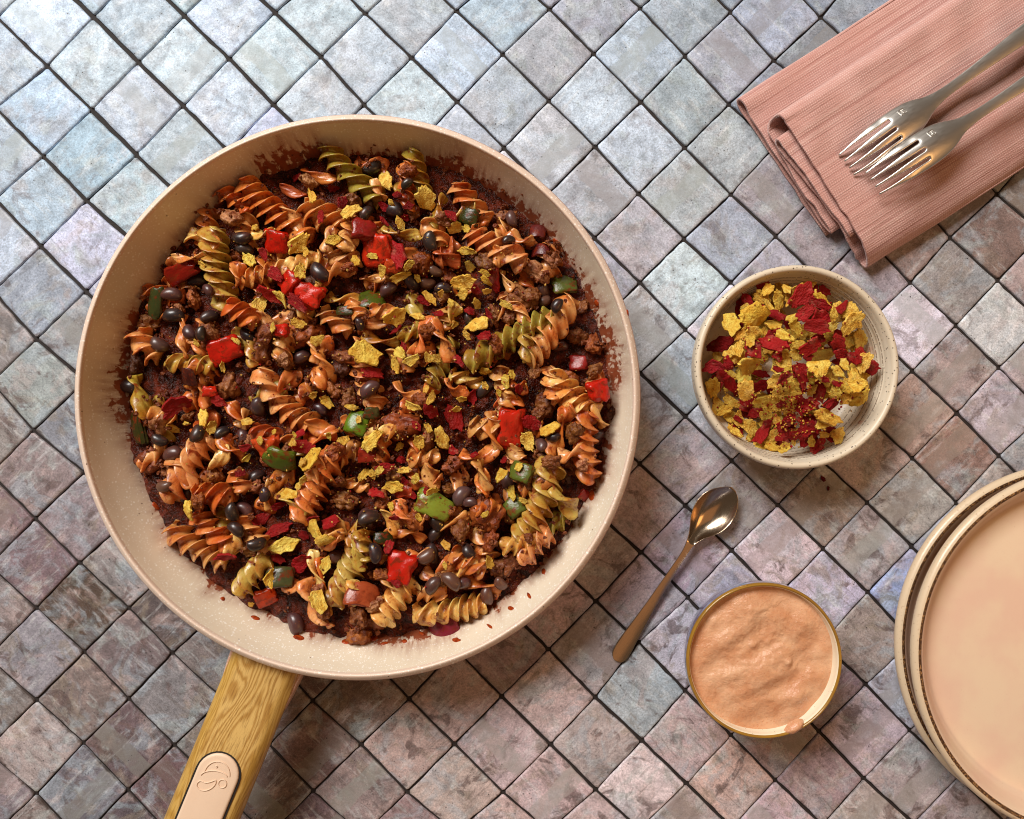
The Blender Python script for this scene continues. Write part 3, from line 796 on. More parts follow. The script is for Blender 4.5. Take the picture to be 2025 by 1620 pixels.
import itertools
crumb_V, crumb_F = [], []
def scatter_mince(n_, lo_=.0006, hi_=.0018):                                     # loose crumbs of mince, too many and small to count
  start_ = len(crumb_V)
  for _ in range(n_):
      a_, r_ = rf.uniform(0, 6.283), .139*math.sqrt(rf.random()); x_, y_ = FC.x+r_*math.cos(a_), FC.y+r_*math.sin(a_)
      z_ = float(np.median(hget(x_, y_, .0008))); s_ = rf.uniform(lo_, hi_); o_ = len(crumb_V); e_ = Euler((rf.uniform(0, 6), rf.uniform(0, 6), 0)).to_matrix()
      base_ = [(1, 0, 0), (-1, 0, 0), (0, 1, 0), (0, -1, 0), (0, 0, 1), (0, 0, -1)]+[(a2*.62, b2*.62, c2*.62) for a2 in (1, -1) for b2 in (1, -1) for c2 in (1, -1)]
      for p_ in base_: crumb_V.append(Vector((x_, y_, z_))+e_@Vector(p_)*s_*rf.uniform(.45, 1.5))
      for ax, (sx2, sy2, sz2) in enumerate(itertools.product((0, 1), repeat=3)):
          cn = 6+ax; X_, Y_, Z_ = sx2, 2+sy2, 4+sz2; flip = (sx2+sy2+sz2) % 2
          for tri in ((X_, Y_, cn), (Y_, Z_, cn), (Z_, X_, cn)): crumb_F.append(tuple(o_+i for i in (tri if not flip else tri[::-1])))
  splat(crumb_V[start_:])
scatter_mince(1500)

# ---- fusilli: measured end points (zoomed view q), width, colour, loose ribbon?, bend
FUS = [(1,890,370,1345,735,190,'o',0,.04),(1,1420,140,1790,490,165,'g',0,.05),(1,700,650,800,1180,185,'l',0,.06),(1,1290,530,1580,640,200,'t',0,0),(1,880,1000,1200,900,130,'t',0,0),
 (1,1450,820,1660,870,130,'t',0,.12),(1,1600,620,1570,800,130,'t',0,0),(1,1440,1100,1670,1130,110,'l',1,.1),(1,1400,1190,1600,1320,130,'t',0,0),(1,960,1140,1150,1370,115,'t',1,.08),
 (1,800,1150,1000,1260,150,'o',0,0),(1,210,1330,370,1480,190,'t',0,.05),(1,1290,290,1500,350,75,'o',1,.15),(1,1140,390,1320,450,75,'r',1,.1),(1,450,850,660,835,60,'t',1,.12),
 (1,500,1230,590,1400,70,'t',1,.3),(1,420,1520,720,1530,130,'l',0,0),(1,880,870,870,1010,110,'o',1,.1),
 (2,365,150,440,460,145,'g',0,.03),(2,640,380,860,620,165,'t',0,.05),(2,730,690,1095,880,185,'t',0,.03),(2,565,440,515,670,105,'g',1,.1),(2,1275,1210,720,1530,175,'g',0,.03),
 (2,1395,1100,1110,1520,185,'t',0,-.05),(2,180,660,420,710,90,'l',1,.12),(2,420,700,610,730,60,'l',1,-.2),(2,530,880,660,745,130,'r',0,0),(2,490,1210,410,1450,110,'o',1,.08),
 (2,505,1240,625,1510,105,'o',1,-.08),(2,560,1170,620,1300,110,'t',0,0),(2,80,1275,320,1215,80,'t',1,.1),(2,40,980,200,970,60,'t',1,.1),(2,50,1345,290,1395,90,'l',1,.08),
 (2,115,340,200,475,70,'t',1,.1),(2,295,320,370,550,85,'o',1,.1),(2,100,1180,270,1195,100,'t',0,0),(2,940,930,1010,1050,70,'t',1,.15),(2,990,690,1150,750,90,'t',1,.2),(2,520,800,680,880,100,'r',1,.1),
 (3,990,-40,1350,330,175,'t',0,.12),(3,700,365,430,770,190,'t',0,.03),(3,590,760,850,755,195,'o',0,0),(3,430,960,800,1180,190,'t',0,.04),(3,600,860,830,1070,165,'o',0,.05),
 (3,1510,450,1270,910,200,'o',0,.02),(3,1070,1150,890,1370,165,'l',0,.05),(3,1700,970,1500,1450,185,'l',0,-.04),(3,1150,1310,1320,1330,110,'t',1,.1),(3,1290,1290,1460,1600,140,'t',1,.05),
 (3,840,590,930,720,130,'t',0,0),(3,1075,640,1060,840,70,'t',1,.1),(3,820,150,940,310,100,'o',1,.1),(3,760,370,910,500,130,'o',1,.1),(3,1380,1060,1560,1020,110,'t',1,.1),(3,1300,280,1520,340,120,'o',1,.08),
 (3,630,30,680,180,90,'o',1,.1),(3,960,330,1150,380,130,'r',0,0),(3,1500,880,1560,1000,80,'t',1,.12),(3,1640,900,1590,1080,80,'l',1,.1),(3,620,-110,540,60,90,'o',1,.1),
 (4,680,280,860,310,150,'t',0,0),(4,235,60,430,100,75,'o',1,.35),(4,540,20,660,90,80,'o',1,.35),(4,830,140,1010,130,70,'o',1,-.25),(4,1150,-30,1390,190,170,'y',0,.04),
 (4,1370,190,1390,610,160,'o',0,.05),(4,1240,230,1170,470,120,'o',1,.1),(4,1190,480,1010,980,185,'l',0,-.06),(4,1170,640,1320,790,140,'l',1,.05),(4,640,470,850,430,100,'o',1,.25),
 (4,760,530,780,700,105,'o',1,.1),(4,320,480,510,450,100,'t',0,0),(4,190,900,420,930,85,'o',1,-.2),(4,240,720,330,860,110,'o',1,.1),(4,570,1040,780,1140,140,'o',0,0),
 (4,1160,900,990,1080,150,'t',0,.1),(4,400,1150,560,1180,95,'t',1,.1),(4,350,1180,160,1450,170,'y',0,.04),(4,350,1410,780,1330,150,'y',0,.03),(4,1430,150,1480,290,95,'t',1,.1),
 (4,20,900,90,1080,120,'l',0,0),(4,420,500,500,640,110,'t',1,.1),(4,0,1010,60,1130,90,'l',1,.1),(4,800,200,880,290,80,'t',1,.2),(4,930,20,1030,60,90,'o',1,.1),(4,900,400,1020,470,90,'t',1,.1),(4,160,1130,230,1260,70,'t',1,.08)]
for q, x0, y0, x1, y1, w, ck, rb, bd in FUS:
    s = 3.0 if q == 4 else 3.24
    add_fusilli(*qp(q, x0, y0), *qp(q, x1, y1), w/s, ck, bool(rb), bd)

rx = random.Random(77); frag = []
while len(frag) < 62:
    px, py = rx.uniform(255, 1210), rx.uniform(300, 1250)
    if in_pan(px, py, .94) and all((px-a)**2+(py-b)**2 > 60**2 for a, b in frag):
        frag.append((px, py)); a = rx.uniform(0, PI); l = rx.uniform(20, 42)
        add_fusilli(px-l*math.cos(a), py-l*math.sin(a), px+l*math.cos(a), py+l*math.sin(a), rx.uniform(26, 44), rx.choice('otttyl'), rx.random() < .6, rx.choice((0, .1, -.12)), sink=.62)

extra = []
while len(extra) < 46:                                   # mince clinging on top of the pasta
    px, py = rx.uniform(260, 1205), rx.uniform(310, 1245)
    if in_pan(px, py, .95) and all((px-a)**2+(py-b)**2 > 55**2 for a, b in extra):
        extra.append((px, py)); add_mince(px, py, rx.uniform(26, 46), rx.choice('brbrp'), .45)
scatter_mince(520, .0004, .0010)
mcr = ob('mince_crumbs', mesh('mince_crumbs', crumb_V, crumb_F, False), MINCE, color=srgb(134, 70, 28))
tag(mcr, 'loose dark crumbs of mince in the sauce between the pasta', 'minced meat', kind='stuff')

# ---- beans, tomato, pepper, onion
for q, x, y, s, k in [(1,905,720,120,'k'),(1,925,790,100,'k'),(1,460,1080,120,'p'),(1,620,990,120,'k'),(1,690,1050,85,'p'),(1,470,1215,130,'k'),(1,570,1320,100,'p'),(1,645,1330,90,'k'),(1,945,1340,110,'k'),(1,1405,940,140,'k'),
 (1,1290,1480,110,'p'),(1,1700,560,100,'k'),(1,1660,1270,80,'k'),(1,380,1400,110,'p'),(1,700,1220,110,'k'),
 (2,490,740,120,'k'),(2,370,1000,120,'k'),(2,470,1010,105,'b'),(2,520,930,90,'b'),(2,220,1050,110,'p'),(2,255,540,130,'k'),(2,1215,1060,110,'p'),(2,1215,1120,90,'b'),(2,1010,595,100,'p'),(2,120,270,120,'k'),(2,990,730,80,'k'),(2,340,370,80,'k'),(2,570,1040,100,'k'),(2,1300,1150,90,'k'),(2,730,1230,80,'k'),
 (3,465,475,120,'p'),(3,410,685,110,'b'),(3,845,850,110,'k'),(3,925,830,110,'p'),(3,870,960,110,'k'),(3,1000,1055,110,'k'),(3,620,350,110,'k'),(3,190,50,120,'k'),(3,1700,890,130,'p'),(3,1250,1560,140,'p'),(3,1010,180,120,'k'),(3,780,340,100,'k'),(3,1000,620,100,'k'),(3,1050,740,90,'k'),(3,1410,190,90,'k'),(3,380,390,100,'k'),
 (4,95,60,120,'p'),(4,90,820,120,'k'),(4,640,690,120,'p'),(4,690,730,80,'p'),(4,915,610,110,'p'),(4,130,1030,110,'k'),(4,430,1050,110,'b'),(4,490,850,110,'k'),(4,480,920,90,'k'),(4,580,1195,120,'b'),(4,650,1210,90,'p'),(4,790,1280,110,'b'),(4,870,1210,90,'b'),(4,1110,390,90,'p'),(4,680,1020,90,'k'),(4,770,60,110,'k'),(4,470,1220,110,'p'),(4,1180,340,80,'k')]:
    add_bean(*qp(q, x, y), s/(3.0 if q == 4 else 3.24)*1.12, k)
def add_dice(name, meshes, q, x, y, sx, sy, ang, colr, text, cat, group, mat=VEG, sink=.2, tilt=1.0):
    px, py = qp(q, x, y); sc = (3.0 if q == 4 else 3.24)
    p = on_top(px, py, .003, 60); hx_, hy_ = sx/sc*.5*.285e-3, sy/sc*.5*.285e-3; hm = min(hx_, hy_)
    slx, sly = slope_at(p.x, p.y, .006); k = (slx**2+sly**2)**.5; f = min(1, .55/max(k, 1e-6))*tilt
    me = rf.choice(meshes)
    M = basis(slx*f+rf.gauss(0, .1), sly*f+rf.gauss(0, .1), R(-ang), (hx_, hy_, hm), (p.x, p.y, p.z+hm*.4*(1-2*sink)+.0006))
    o = put(name, me, mat, M, jit(colr, 6), 2)
    later(o, text, pan_where(px, py), px, py, cat, group)
RED, DRED, ORR = (188, 32, 14), (132, 26, 14), (180, 60, 18)
for q, x, y, sx, sy, ang, c_ in [(1,1130,745,150,130,5,RED),(1,1330,1085,170,140,15,RED),(1,1205,1010,140,110,-40,RED),(1,800,1430,190,150,-20,RED),(1,520,935,210,110,-25,DRED),(1,1690,670,120,110,0,DRED),(1,1160,1310,90,80,0,RED),
 (2,150,800,190,190,0,RED),(2,70,660,140,120,0,DRED),(2,1430,1520,110,90,0,DRED),(2,250,900,90,80,0,ORR),
 (3,1070,430,160,120,-10,ORR),(3,1060,1390,130,110,-20,ORR),(3,700,80,80,60,0,RED),
 (4,925,300,150,220,10,RED),(4,1455,70,130,120,-8,RED),(4,280,1110,150,170,15,RED),(4,1365,690,70,60,30,DRED),(4,300,660,120,80,0,ORR),(4,80,450,100,80,0,DRED)]:
    add_dice('tomato_piece', TOMS, q, x, y, sx, sy, ang, c_, '%s diced tomato piece' % ('bright red' if c_ is RED else 'dark red' if c_ is DRED else 'orange-red'), 'tomato', 'diced tomato in the pan')
GRN, DGRN = (80, 90, 28), (52, 54, 20)
for q, x, y, sx, sy, ang, c_ in [(2,115,1105,160,150,-15,GRN),(1,350,1130,90,200,15,DGRN),(2,1350,1015,160,130,-5,GRN),(2,735,580,120,110,20,DGRN),(3,1640,275,140,150,15,(86, 112, 20)),(3,1150,515,190,150,20,GRN),
 (3,235,310,90,220,-10,DGRN),(3,1150,1260,170,140,0,DGRN),(4,985,545,140,120,20,GRN),(4,950,750,120,120,-40,GRN),(4,180,940,110,80,0,DGRN),(4,110,200,90,70,0,DGRN),(1,1560,1180,110,60,0,DGRN)]:
    add_dice('green_pepper_piece', PEPS, q, x, y, sx, sy, ang, c_, '%s green pepper dice' % ('glossy' if c_ is not DGRN else 'dark'), 'green pepper', 'green pepper in the pan')
add_dice('green_pepper_piece', [PEPS[2]], 4, 480, 745, 210, 150, 25, (116, 126, 34), 'bright green crescent of pepper', 'green pepper', 'green pepper in the pan')
for q, x, y, sx, sy, ang, c_ in [(4,530,1475,180,170,-20,(116, 30, 44)),(2,1180,670,100,120,10,(84, 26, 26)),(2,1190,790,110,100,0,(92, 34, 32)),(4,70,1270,200,170,10,(150, 62, 26)),(3,560,-10,90,140,0,(70, 28, 26))]:
    add_dice('red_onion_piece', ONIO, q, x, y, sx, sy, ang, c_, 'glossy %s onion piece' % ('purple' if c_[2] > 30 else 'browned'), 'onion', 'onion pieces in the pan')

# ---- chips crumbled over the pan: zoomed view, x, y, size, aspect, angle
YC, RC = (252, 216, 98), (164, 14, 18)
def add_chip(q, x, y, size, asp=.8, ang=None, red=False, where=None, wtext='in the pan', maxt=.75, lift=.0):
    px, py = qp(q, x, y); sc = 1/Q[q][2]; s = size/sc*.5*.285e-3*(1.10 if q == 5 else 1.02)
    ang = rf.uniform(0, 360) if ang is None else ang
    p = on_top(px, py, s*.5, 75); slx, sly = slope_at(p.x, p.y, max(.002, s*.7))
    if asp < .5:                                         # seen nearly edge-on: stands on its long side
        a = R(-ang)+PI/2; slx += 1.1*math.cos(a); sly += 1.1*math.sin(a); asp = min(.9, asp*2.0)
    th = max(s, .0035)
    M = basis(slx+rf.gauss(0, .15), sly+rf.gauss(0, .15), R(-ang), (s*1.12, s*1.12*asp, th*.85), (p.x, p.y, p.z+th*.16+lift), maxt)
    col_ = jit(RC if red else YC, 9)
    o = put('red_chip_flake' if red else 'yellow_chip_flake', rf.choice(CHIPS), CHIP, M, col_, 2)
    sz = 'large ' if s > .0058 else 'small ' if s < .0034 else ''
    later(o, sz+('crimson' if red else 'yellow')+(' chip flake ' if red else ' chip flake ')+wtext, where(px, py), px, py, 'corn chip', ('red' if red else 'yellow')+' corn chips '+wtext)
RED_PAN = [(1,1250,330,95,.6,-10),(1,1490,400,75),(1,1550,490,90,.4,-80),(1,1120,950,115,.8,40),(1,1080,1080,185,.5,35),(1,1260,1135,170,.5,40),(1,1040,820,90),(1,1410,580,90,.45,70),
 (2,190,520,75),(2,190,605,80,.6,40),(2,350,510,80),(2,620,570,110,.7,60),(2,330,590,70),(2,285,830,220,.35,65),(2,450,1120,105,.6,25),(2,545,1200,75),(2,840,1340,115,.6,10),(2,780,1050,85),(2,860,1200,75,.6,60),(2,315,1420,80),(2,110,1580,160,.7,0),(2,740,1185,80),(2,670,1500,110,.6,50),(2,270,1300,110,.5,-50),(2,880,960,200,.38,70),(2,280,440,80,.5,10),
 (3,500,170,200,.42,-25),(3,760,140,110,.8,20),(3,1035,890,140,.65,-30),(3,1135,965,180,.5,-25),(3,1140,810,100,.6,-15),(3,1475,920,140,.7,-20),(3,800,1140,165,.5,-8),(3,1285,1170,170,.65,-40),(3,1130,1150,100,.7,20),(3,1310,440,160,.8,10),(3,920,440,95,.6,-20),(3,1270,350,80,.7,-30),(3,1350,895,95,.5,-30),(3,890,600,80,.4,0),(3,1300,1000,70),
 (4,460,190,120,.8,40),(4,590,225,175,.75,60),(4,705,100,90,.8),(4,1055,260,130,.7,35),(4,180,530,110,.8,-20),(4,130,675,130,.6,15),(4,205,990,90,.7,-60),(4,590,420,80),(4,980,60,70),(4,370,275,70),(4,240,825,60),(4,710,450,60),(4,280,480,70),(4,350,690,60),(4,300,600,60),(4,250,1210,60),(4,890,480,50),(4,430,660,60)]
for t in RED_PAN: add_chip(*t, red=True, where=pan_where)
YEL_PAN = [(1,1355,460,140,.5,75),(1,1600,550,150,.7,-25),(1,1490,730,100),(1,1270,760,185,.38,-40),(1,950,860,105),(1,1020,1145,125),(1,1160,1110,120,.5,70),(1,1260,1260,100),(1,1390,1370,90),(1,865,1375,75,.6),(1,990,650,50),(1,610,1385,55),(1,780,1540,90,.5,80),(1,1280,930,110,.4,-75),(1,1310,810,70),(1,650,890,70,.7),(1,1100,1290,70,.4,80),
 (2,80,1450,210,.9,10),(2,460,470,150,.8,80),(2,210,350,150,.35,70),(2,240,490,55),(2,300,630,100,.7,60),(2,730,800,115,.5,10),(2,740,900,90,.8),(2,300,965,140,.5,-20),(2,180,930,95,.7),(2,410,975,60),(2,700,1000,160,.4,0),(2,850,990,100,.6,50),(2,700,1080,90),(2,790,1140,90,.7,60),(2,970,1140,100,.6,30),(2,490,1100,115,.5,45),(2,620,1130,65),(2,790,1270,150,.75,-15),(2,720,1340,75),(2,410,1220,100,.7,20),(2,260,1230,150,.45,-20),(2,300,1450,110,.7,30),(2,360,1500,110,.7,-30),(2,265,1535,120,.8),(2,120,830,70,.7,10),(2,15,860,80),(2,650,655,115,.38,-25),(2,720,660,70),(2,840,1570,70),(2,1010,1590,70),(2,350,890,80,.4,-50),(2,840,940,80,.6),(2,560,1070,60),(2,480,1480,80),(2,530,1490,70),(2,650,1270,60),(2,850,1060,60),
 (3,655,240,150,.6,75),(3,710,305,90),(3,470,320,110,.6,35),(3,940,275,85,.7),(3,570,840,150,.38,85),(3,1200,735,110),(3,1180,1060,180,.7,-15),(3,1375,970,160,.7,30),(3,1440,1030,110,.7,10),(3,1440,1190,110),(3,1390,1415,140,.8,70),(3,1085,1270,115,.35,-75),(3,960,1440,70,.6,-20),(3,1450,145,105),(3,1610,180,90,.5,10),(3,1550,390,90),(3,1735,395,185,.65,-50),(3,1340,520,160,.6,-60),(3,1270,680,70),(3,1680,610,100,.6,-50),(3,550,285,40),(3,1020,395,65),(3,930,510,80,.6),(3,1110,335,45),(3,1230,405,60),(3,1300,640,70,.4,-50),(3,1360,100,60),(3,1290,530,50),(3,1460,360,60),(3,1240,360,50,.5),(3,1740,620,70),
 (4,440,285,70),(4,515,350,140,.75,60),(4,385,370,90,.4,-80),(4,460,105,95,.6,-60),(4,345,160,110,.5,10),(4,640,120,60),(4,1030,370,125),(4,1155,300,120,.7,-25),(4,880,565,100),(4,980,520,60),(4,935,670,90,.7),(4,235,640,150,.7,-10),(4,300,540,80),(4,365,590,80,.7,-60),(4,110,560,70),(4,545,985,80,.6,40),(4,805,1085,85,.7,70),(4,470,665,80,.4,-10),(4,780,800,50),(4,385,820,55),(4,150,540,60),(4,220,750,50),(4,430,60,60),(4,610,180,60),(4,780,40,60),(4,900,10,80),(4,860,80,50),(4,1005,720,50),(4,270,400,70),(4,540,1105,50),(4,30,240,50)]
for t in YEL_PAN: add_chip(*t, where=pan_where)

# crumbs too small to count
def crumbs(name, spots, label, mat_cols):
    V, F, ci = [], [], []
    for (x, y, z, s) in spots:
        o = len(V); q = Euler((rf.uniform(0, 6), rf.uniform(0, 6), rf.uniform(0, 6))).to_matrix()
        for p in ((1, 0, 0), (-1, 0, 0), (0, 1, 0), (0, -1, 0), (0, 0, .7), (0, 0, -.7)):
            w = q@Vector(p)*s*rf.uniform(.6, 1.3); V.append((x+w.x, y+w.y, z+w.z))
        F += [tuple(o+i for i in f) for f in ((0, 2, 4), (2, 1, 4), (1, 3, 4), (3, 0, 4), (2, 0, 5), (1, 2, 5), (3, 1, 5), (0, 3, 5))]
    o = ob(name, mesh(name, V, F, False), CHIP); o.color = mat_cols
    tag(o, label, 'crumbs', kind='stuff'); return o
def pan_crumbs(n, centres):
    L = []
    while len(L) < n:
        c_ = rf.choice(centres); px, py = rf.gauss(c_[0], c_[2]), rf.gauss(c_[1], c_[2])
        if not in_pan(px, py, .93): continue
        p = on_top(px, py, .0004, 80); L.append((p.x, p.y, p.z+.0001, rf.uniform(.0003, .0009)))
    return L
CEN = [(900,540,70),(960,570,60),(800,740,90),(760,930,80),(560,560,90),(600,640,90),(780,900,60),(640,900,120),(720,760,260),(880,760,120),(470,880,90),(720,1080,120)]
crumbs('yellow_chip_crumbs', pan_crumbs(420, CEN), 'fine yellow corn chip crumbs sprinkled over the pasta in the pan', srgb(238, 204, 110))
crumbs('red_chip_crumbs', pan_crumbs(120, CEN), 'fine crimson corn chip crumbs sprinkled over the pasta in the pan', srgb(176, 20, 22))

# ================================================================ BOWL OF CHIPS
BZ = .040; BCEN = P(1577.5, 726, BZ); BCEN.z = 0
def stoneware(name, base, rings=False):
    g = NG(name); p = g.obj; x = g.xyz(p)
    r = g.math('SQRT', g.math('ADD', g.math('MULTIPLY', x[0], x[0]), g.math('MULTIPLY', x[1], x[1])))
    c = g.mix(g.noise(p, 120, 4), base, g.mix(.12, base, srgb(170, 130, 90)))
    d = g.vor(p, 520); cc = g.xyz(g.vor(p, 520, 'Color'))
    c = g.mix(g.math('MULTIPLY', g.math('MULTIPLY', g.ramp(d, .26, .16), g.math('GREATER_THAN', cc[0], .35)), g.ramp(r, .048, .0555, .35, 1.0)), c, srgb(70, 50, 36))
    if rings:
        w = g.math('ABSOLUTE', g.math('SINE', g.math('MULTIPLY', g.math('ADD', x[2], g.math('MULTIPLY', g.noise(p, 20, 2), .0008)), PI/.0046)))
        dots = g.noise(p, 900, 2, .6)
        ln = g.math('MULTIPLY', g.ramp(w, .30, .12), g.ramp(dots, .38, .5))
        ln = g.math('MULTIPLY', ln, g.math('LESS_THAN', x[2], .034)); ln = g.math('MULTIPLY', ln, g.math('GREATER_THAN', x[2], .0095))
        c = g.mix(g.math('MULTIPLY', ln, .8), c, srgb(96, 66, 40))
        sm = g.math('MULTIPLY', g.ramp(g.noise(p, 45, 4, .7), .58, .7, 0, .45), g.math('LESS_THAN', x[2], .03))
        c = g.mix(sm, c, srgb(206, 120, 70))
    return g.out(c, .45, g.bump(g.noise(p, 500, 3), .1, .0005), Coat_Weight=.2, Coat_Roughness=.3)
BOWL_IN = stoneware('speckled_stoneware', srgb(224, 212, 190), True)
BOWL_EX = stoneware('speckled_stoneware_outside', srgb(218, 204, 180))
bowl = empty('stoneware_bowl', BCEN)
tag(bowl, 'round cream stoneware bowl with speckled rim holding yellow and red corn chips', 'bowl')
inner = [(.0, .0065), (.03, .0065), (.042, .0070), (.0455, .009)]
for i in range(30):                                        # throwing ridges
    z = .0098+i*.00085; t = (z-.0098)/.026
    inner.append((.0462+.0058*t**.8+.00022*math.sin(z*PI*2/.0046), z))
inner += [(.0524, .0362), (.0528, .0378)]
V, F = lathe(inner, 128); ob('inside', mesh('inside', V, F), BOWL_IN, bowl)
exter = [(.0528, .0378), (.0532, .0390), (.0540, .0398), (.0550, .0400), (.0560, .0396), (.0567, .0385), (.0569, .0368)]+spline([(.0568, .036), (.0556, .026), (.0505, .012), (.042, .003), (.034, .001), (.0335, .0), (.0, .0004)], 24)
V, F = lathe(exter, 128); ob('outside', mesh('outside', V, F), BOWL_EX, bowl)
a = np.array(inner)
for ix in range(HNX):                                     # the bowl's inside enters the height map
    X = HX0+ix*HC
    if abs(X-BCEN.x) > .057: continue
    Y = HY0+np.arange(HNY)*HC; rr = np.hypot(X-BCEN.x, Y-BCEN.y)
    zz = np.interp(rr, a[:, 0], a[:, 1]); ok = rr < .0528
    HM[ix, ok] = np.maximum(HM[ix, ok], zz[ok])
def bowl_where(px, py): return place_words(px, py, 1553, 725, 172, 'by the wall', 'bowl centre')
BRED = [(840,320,190,.4,-50),(1000,270,130,.6,30),(970,370,160,.5,25),(1130,390,120,.5,-50),(460,340,110,.6),(520,410,140,.5,-10),(655,445,140,.6,30),(870,430,140,.7,-40),(980,460,150,.8,15),(950,530,180,.6,5),(910,670,160,.9),(960,620,100),(1100,650,130,.8,60),(1140,730,140,.7,30),(1220,750,110),(630,650,190,.7,20),(500,680,150,.8,60),(640,590,110),(670,730,100),(270,650,200,.6,-15),(230,815,155,.65,0),(320,790,110),(290,890,150,.6,40),(340,940,140,.7,60),(560,950,160,.7,-15),(840,830,130,.65,0),(680,830,70),(550,860,130,.5,10),(720,890,110,.6,-40),(850,910,120,.5,70),(710,960,100,.4,-70),(970,990,150,.38,85),(440,1060,85),(510,1140,105),(390,1180,80,.6,40),(560,1290,170,.6,-60),(690,1310,80),(830,1080,130),(900,1080,120),(1030,1075,100,.6,-30),(880,1250,120),(930,1240,100),(760,1180,120,.7,-30),(720,1230,110),(700,1080,80),(990,1330,70),(800,1300,90),(1090,930,70),(880,740,90),(1010,900,60),(600,1210,70)]
BYEL = [(680,240,110,.5,80),(680,340,150,.55,80),(740,260,90),(790,290,170,.5,-50),(890,230,100),(560,320,125),(600,265,100),(440,390,75,.7),(350,510,155),(510,455,190,.45,5),(610,370,90,.6,60),(430,580,155,.7,-40),(500,560,120),(390,690,135,.7),(650,510,140,.45,-30),(720,590,125,.7,30),(800,530,125,.7,50),(790,460,120,.5,-30),(1000,350,170,.5,40),(1070,440,100),(1190,500,180,.75,-60),(1050,600,120,.6),(1260,620,150,.8,70),(1180,640,110),(1280,780,145,.8,-60),(800,665,110,.5,0),(800,730,110),(560,750,100,.7),(455,805,200,.38,15),(430,870,160,.8),(210,960,160,.7,80),(440,980,150),(340,1060,130,.6,30),(300,1120,115),(400,1180,120),(600,1070,190,.85),(590,1160,100),(485,1240,135,.85),(370,1275,130,.5,40),(640,1290,120,.7,-60),(640,1380,130,.6,25),(720,1385,90),(660,1190,90),(650,920,150,.38,-55),(780,970,125),(680,980,90),(970,820,165,.8,-30),(1000,730,190,.38,-40),(1100,850,125),(1210,880,150,.7),(1080,990,130),(1150,960,100),(1220,950,125),(1160,1040,95),(1260,1030,155,.7,-40),(1290,930,95),(1030,910,110,.6,-60),(920,980,100,.6,-50),(1010,1170,230,.5,15),(980,1220,110),(1085,1280,85,.7),(1000,1290,80),(910,1340,75),(790,1340,70),(760,1050,80,.6,30),(730,830,80,.6),(240,745,100),(920,870,100),(1150,800,90),(860,580,80),(700,690,90),(480,620,110),(1060,530,100),(330,720,80)]
allb = [(5, *t) for t in BYEL]; allr = [(5, *t) for t in BRED]
order = [(t, False) for t in allb]+[(t, True) for t in allr]
for t, red in rf.sample(order, 110):                      # smaller flakes under the ones on top
    order.insert(0, ((5, t[1]+rf.uniform(-55, 55), t[2]+rf.uniform(-55, 55), rf.uniform(115, 165), rf.uniform(.75, .95)), rf.random() < .42))
head, tail = order[:110], order[110:]; rf.shuffle(tail)
for t, red in head: add_chip(*t, red=red, where=bowl_where, wtext='in the bowl', maxt=.28)
for t, red in tail: add_chip(*t, red=red, where=bowl_where, wtext='in the bowl', maxt=.85 if len(t) > 4 and t[4] < .5 else .5)
L = []
while len(L) < 620:
    a_, r_ = rf.uniform(0, 6.28), abs(rf.gauss(0, 85)); px, py = 1562+r_*math.cos(a_), 800+r_*math.sin(a_)*1.1
    if math.hypot(px-1553, py-730) > 160: continue
    p = on_top(px, py, .0004, 70); L.append((p.x, p.y, p.z+.0002, rf.uniform(.0003, .0010)))
crumbs('yellow_chip_crumbs', L[:340], 'fine yellow corn chip crumbs at the bottom of the stoneware bowl', srgb(232, 190, 80))
crumbs('red_chip_crumbs', L[340:], 'fine crimson corn chip crumbs at the bottom of the stoneware bowl', srgb(172, 18, 20))
for px, py, s, w in ((1627, 947, .0022, 'larger'), (1638, 966, .0016, 'smaller')):
    p = P(px, py, .0006); o = ob('red_chip_crumb', CHIPS[3 if s > .002 else 7], CHIP); o.location = p; o.scale = (s/U, s/U*.7, s/U); o.rotation_euler = (0, 0, s*1000); o.color = srgb(120, 14, 16)
    tag(o, '%s of two dark red crumbs lying on the tiles below the bowl' % w, 'crumb', 'crumbs on the tiles')

# ================================================================ RAMEKIN OF DIP
DZ = .046; DC = P(1512.5, 1308, DZ); DC.z = 0
g = NG('cream_glaze'); CRM = g.out(g.mix(g.ramp(g.vor(g.obj, 420), .1, .06), srgb(236, 226, 200), srgb(90, 66, 40)), .22, Coat_Weight=.4)
g = NG('brown_glazed_edge'); n1 = g.noise(g.obj, 350, 4, .7)
BRN = g.out(g.mix(g.ramp(n1, .62, .72), g.mix(g.noise(g.obj, 90), srgb(172, 128, 46), srgb(128, 88, 28)), srgb(52, 34, 14)), .25, Coat_Weight=.5)
g = NG('blue_violet_glaze'); n1 = g.noise(g.obj, 140, 4, .6)
BLU = g.out(g.mix(g.ramp(n1, .35, .65), srgb(150, 160, 186), srgb(112, 96, 120)), .14, Coat_Weight=.6, Coat_Roughness=.08)
ram = empty('ramekin', DC); tag(ram, 'small round ramekin with a brown-edged rim, filled with orange dip', 'ramekin')
V, F = lathe(spline([(.0, .005), (.024, .0055), (.030, .012), (.0362, .026), (.0398, .040), (.0404, .0440), (.0408, .0450)], 24), 96); ob('inside', mesh('inside', V, F), CRM, ram)
V, F = lathe([(.0408, .0450), (.0411, .0456), (.0415, .0459), (.0419, .0459), (.0423, .0455), (.0426, .0446), (.0426, .0436)], 96); ob('rim', mesh('rim', V, F), BRN, ram)
V, F = lathe(spline([(.0426, .0436), (.0423, .0385), (.0402, .030), (.0368, .020), (.0315, .008), (.027, .0012), (.0255, .0004), (.0, .0006)], 28), 96); ob('outside', mesh('outside', V, F), BLU, ram)
g = NG('chipotle_dip'); n1 = g.noise(g.obj, 70, 4, .6); n2 = g.noise(g.obj, 1500, 2, .6)
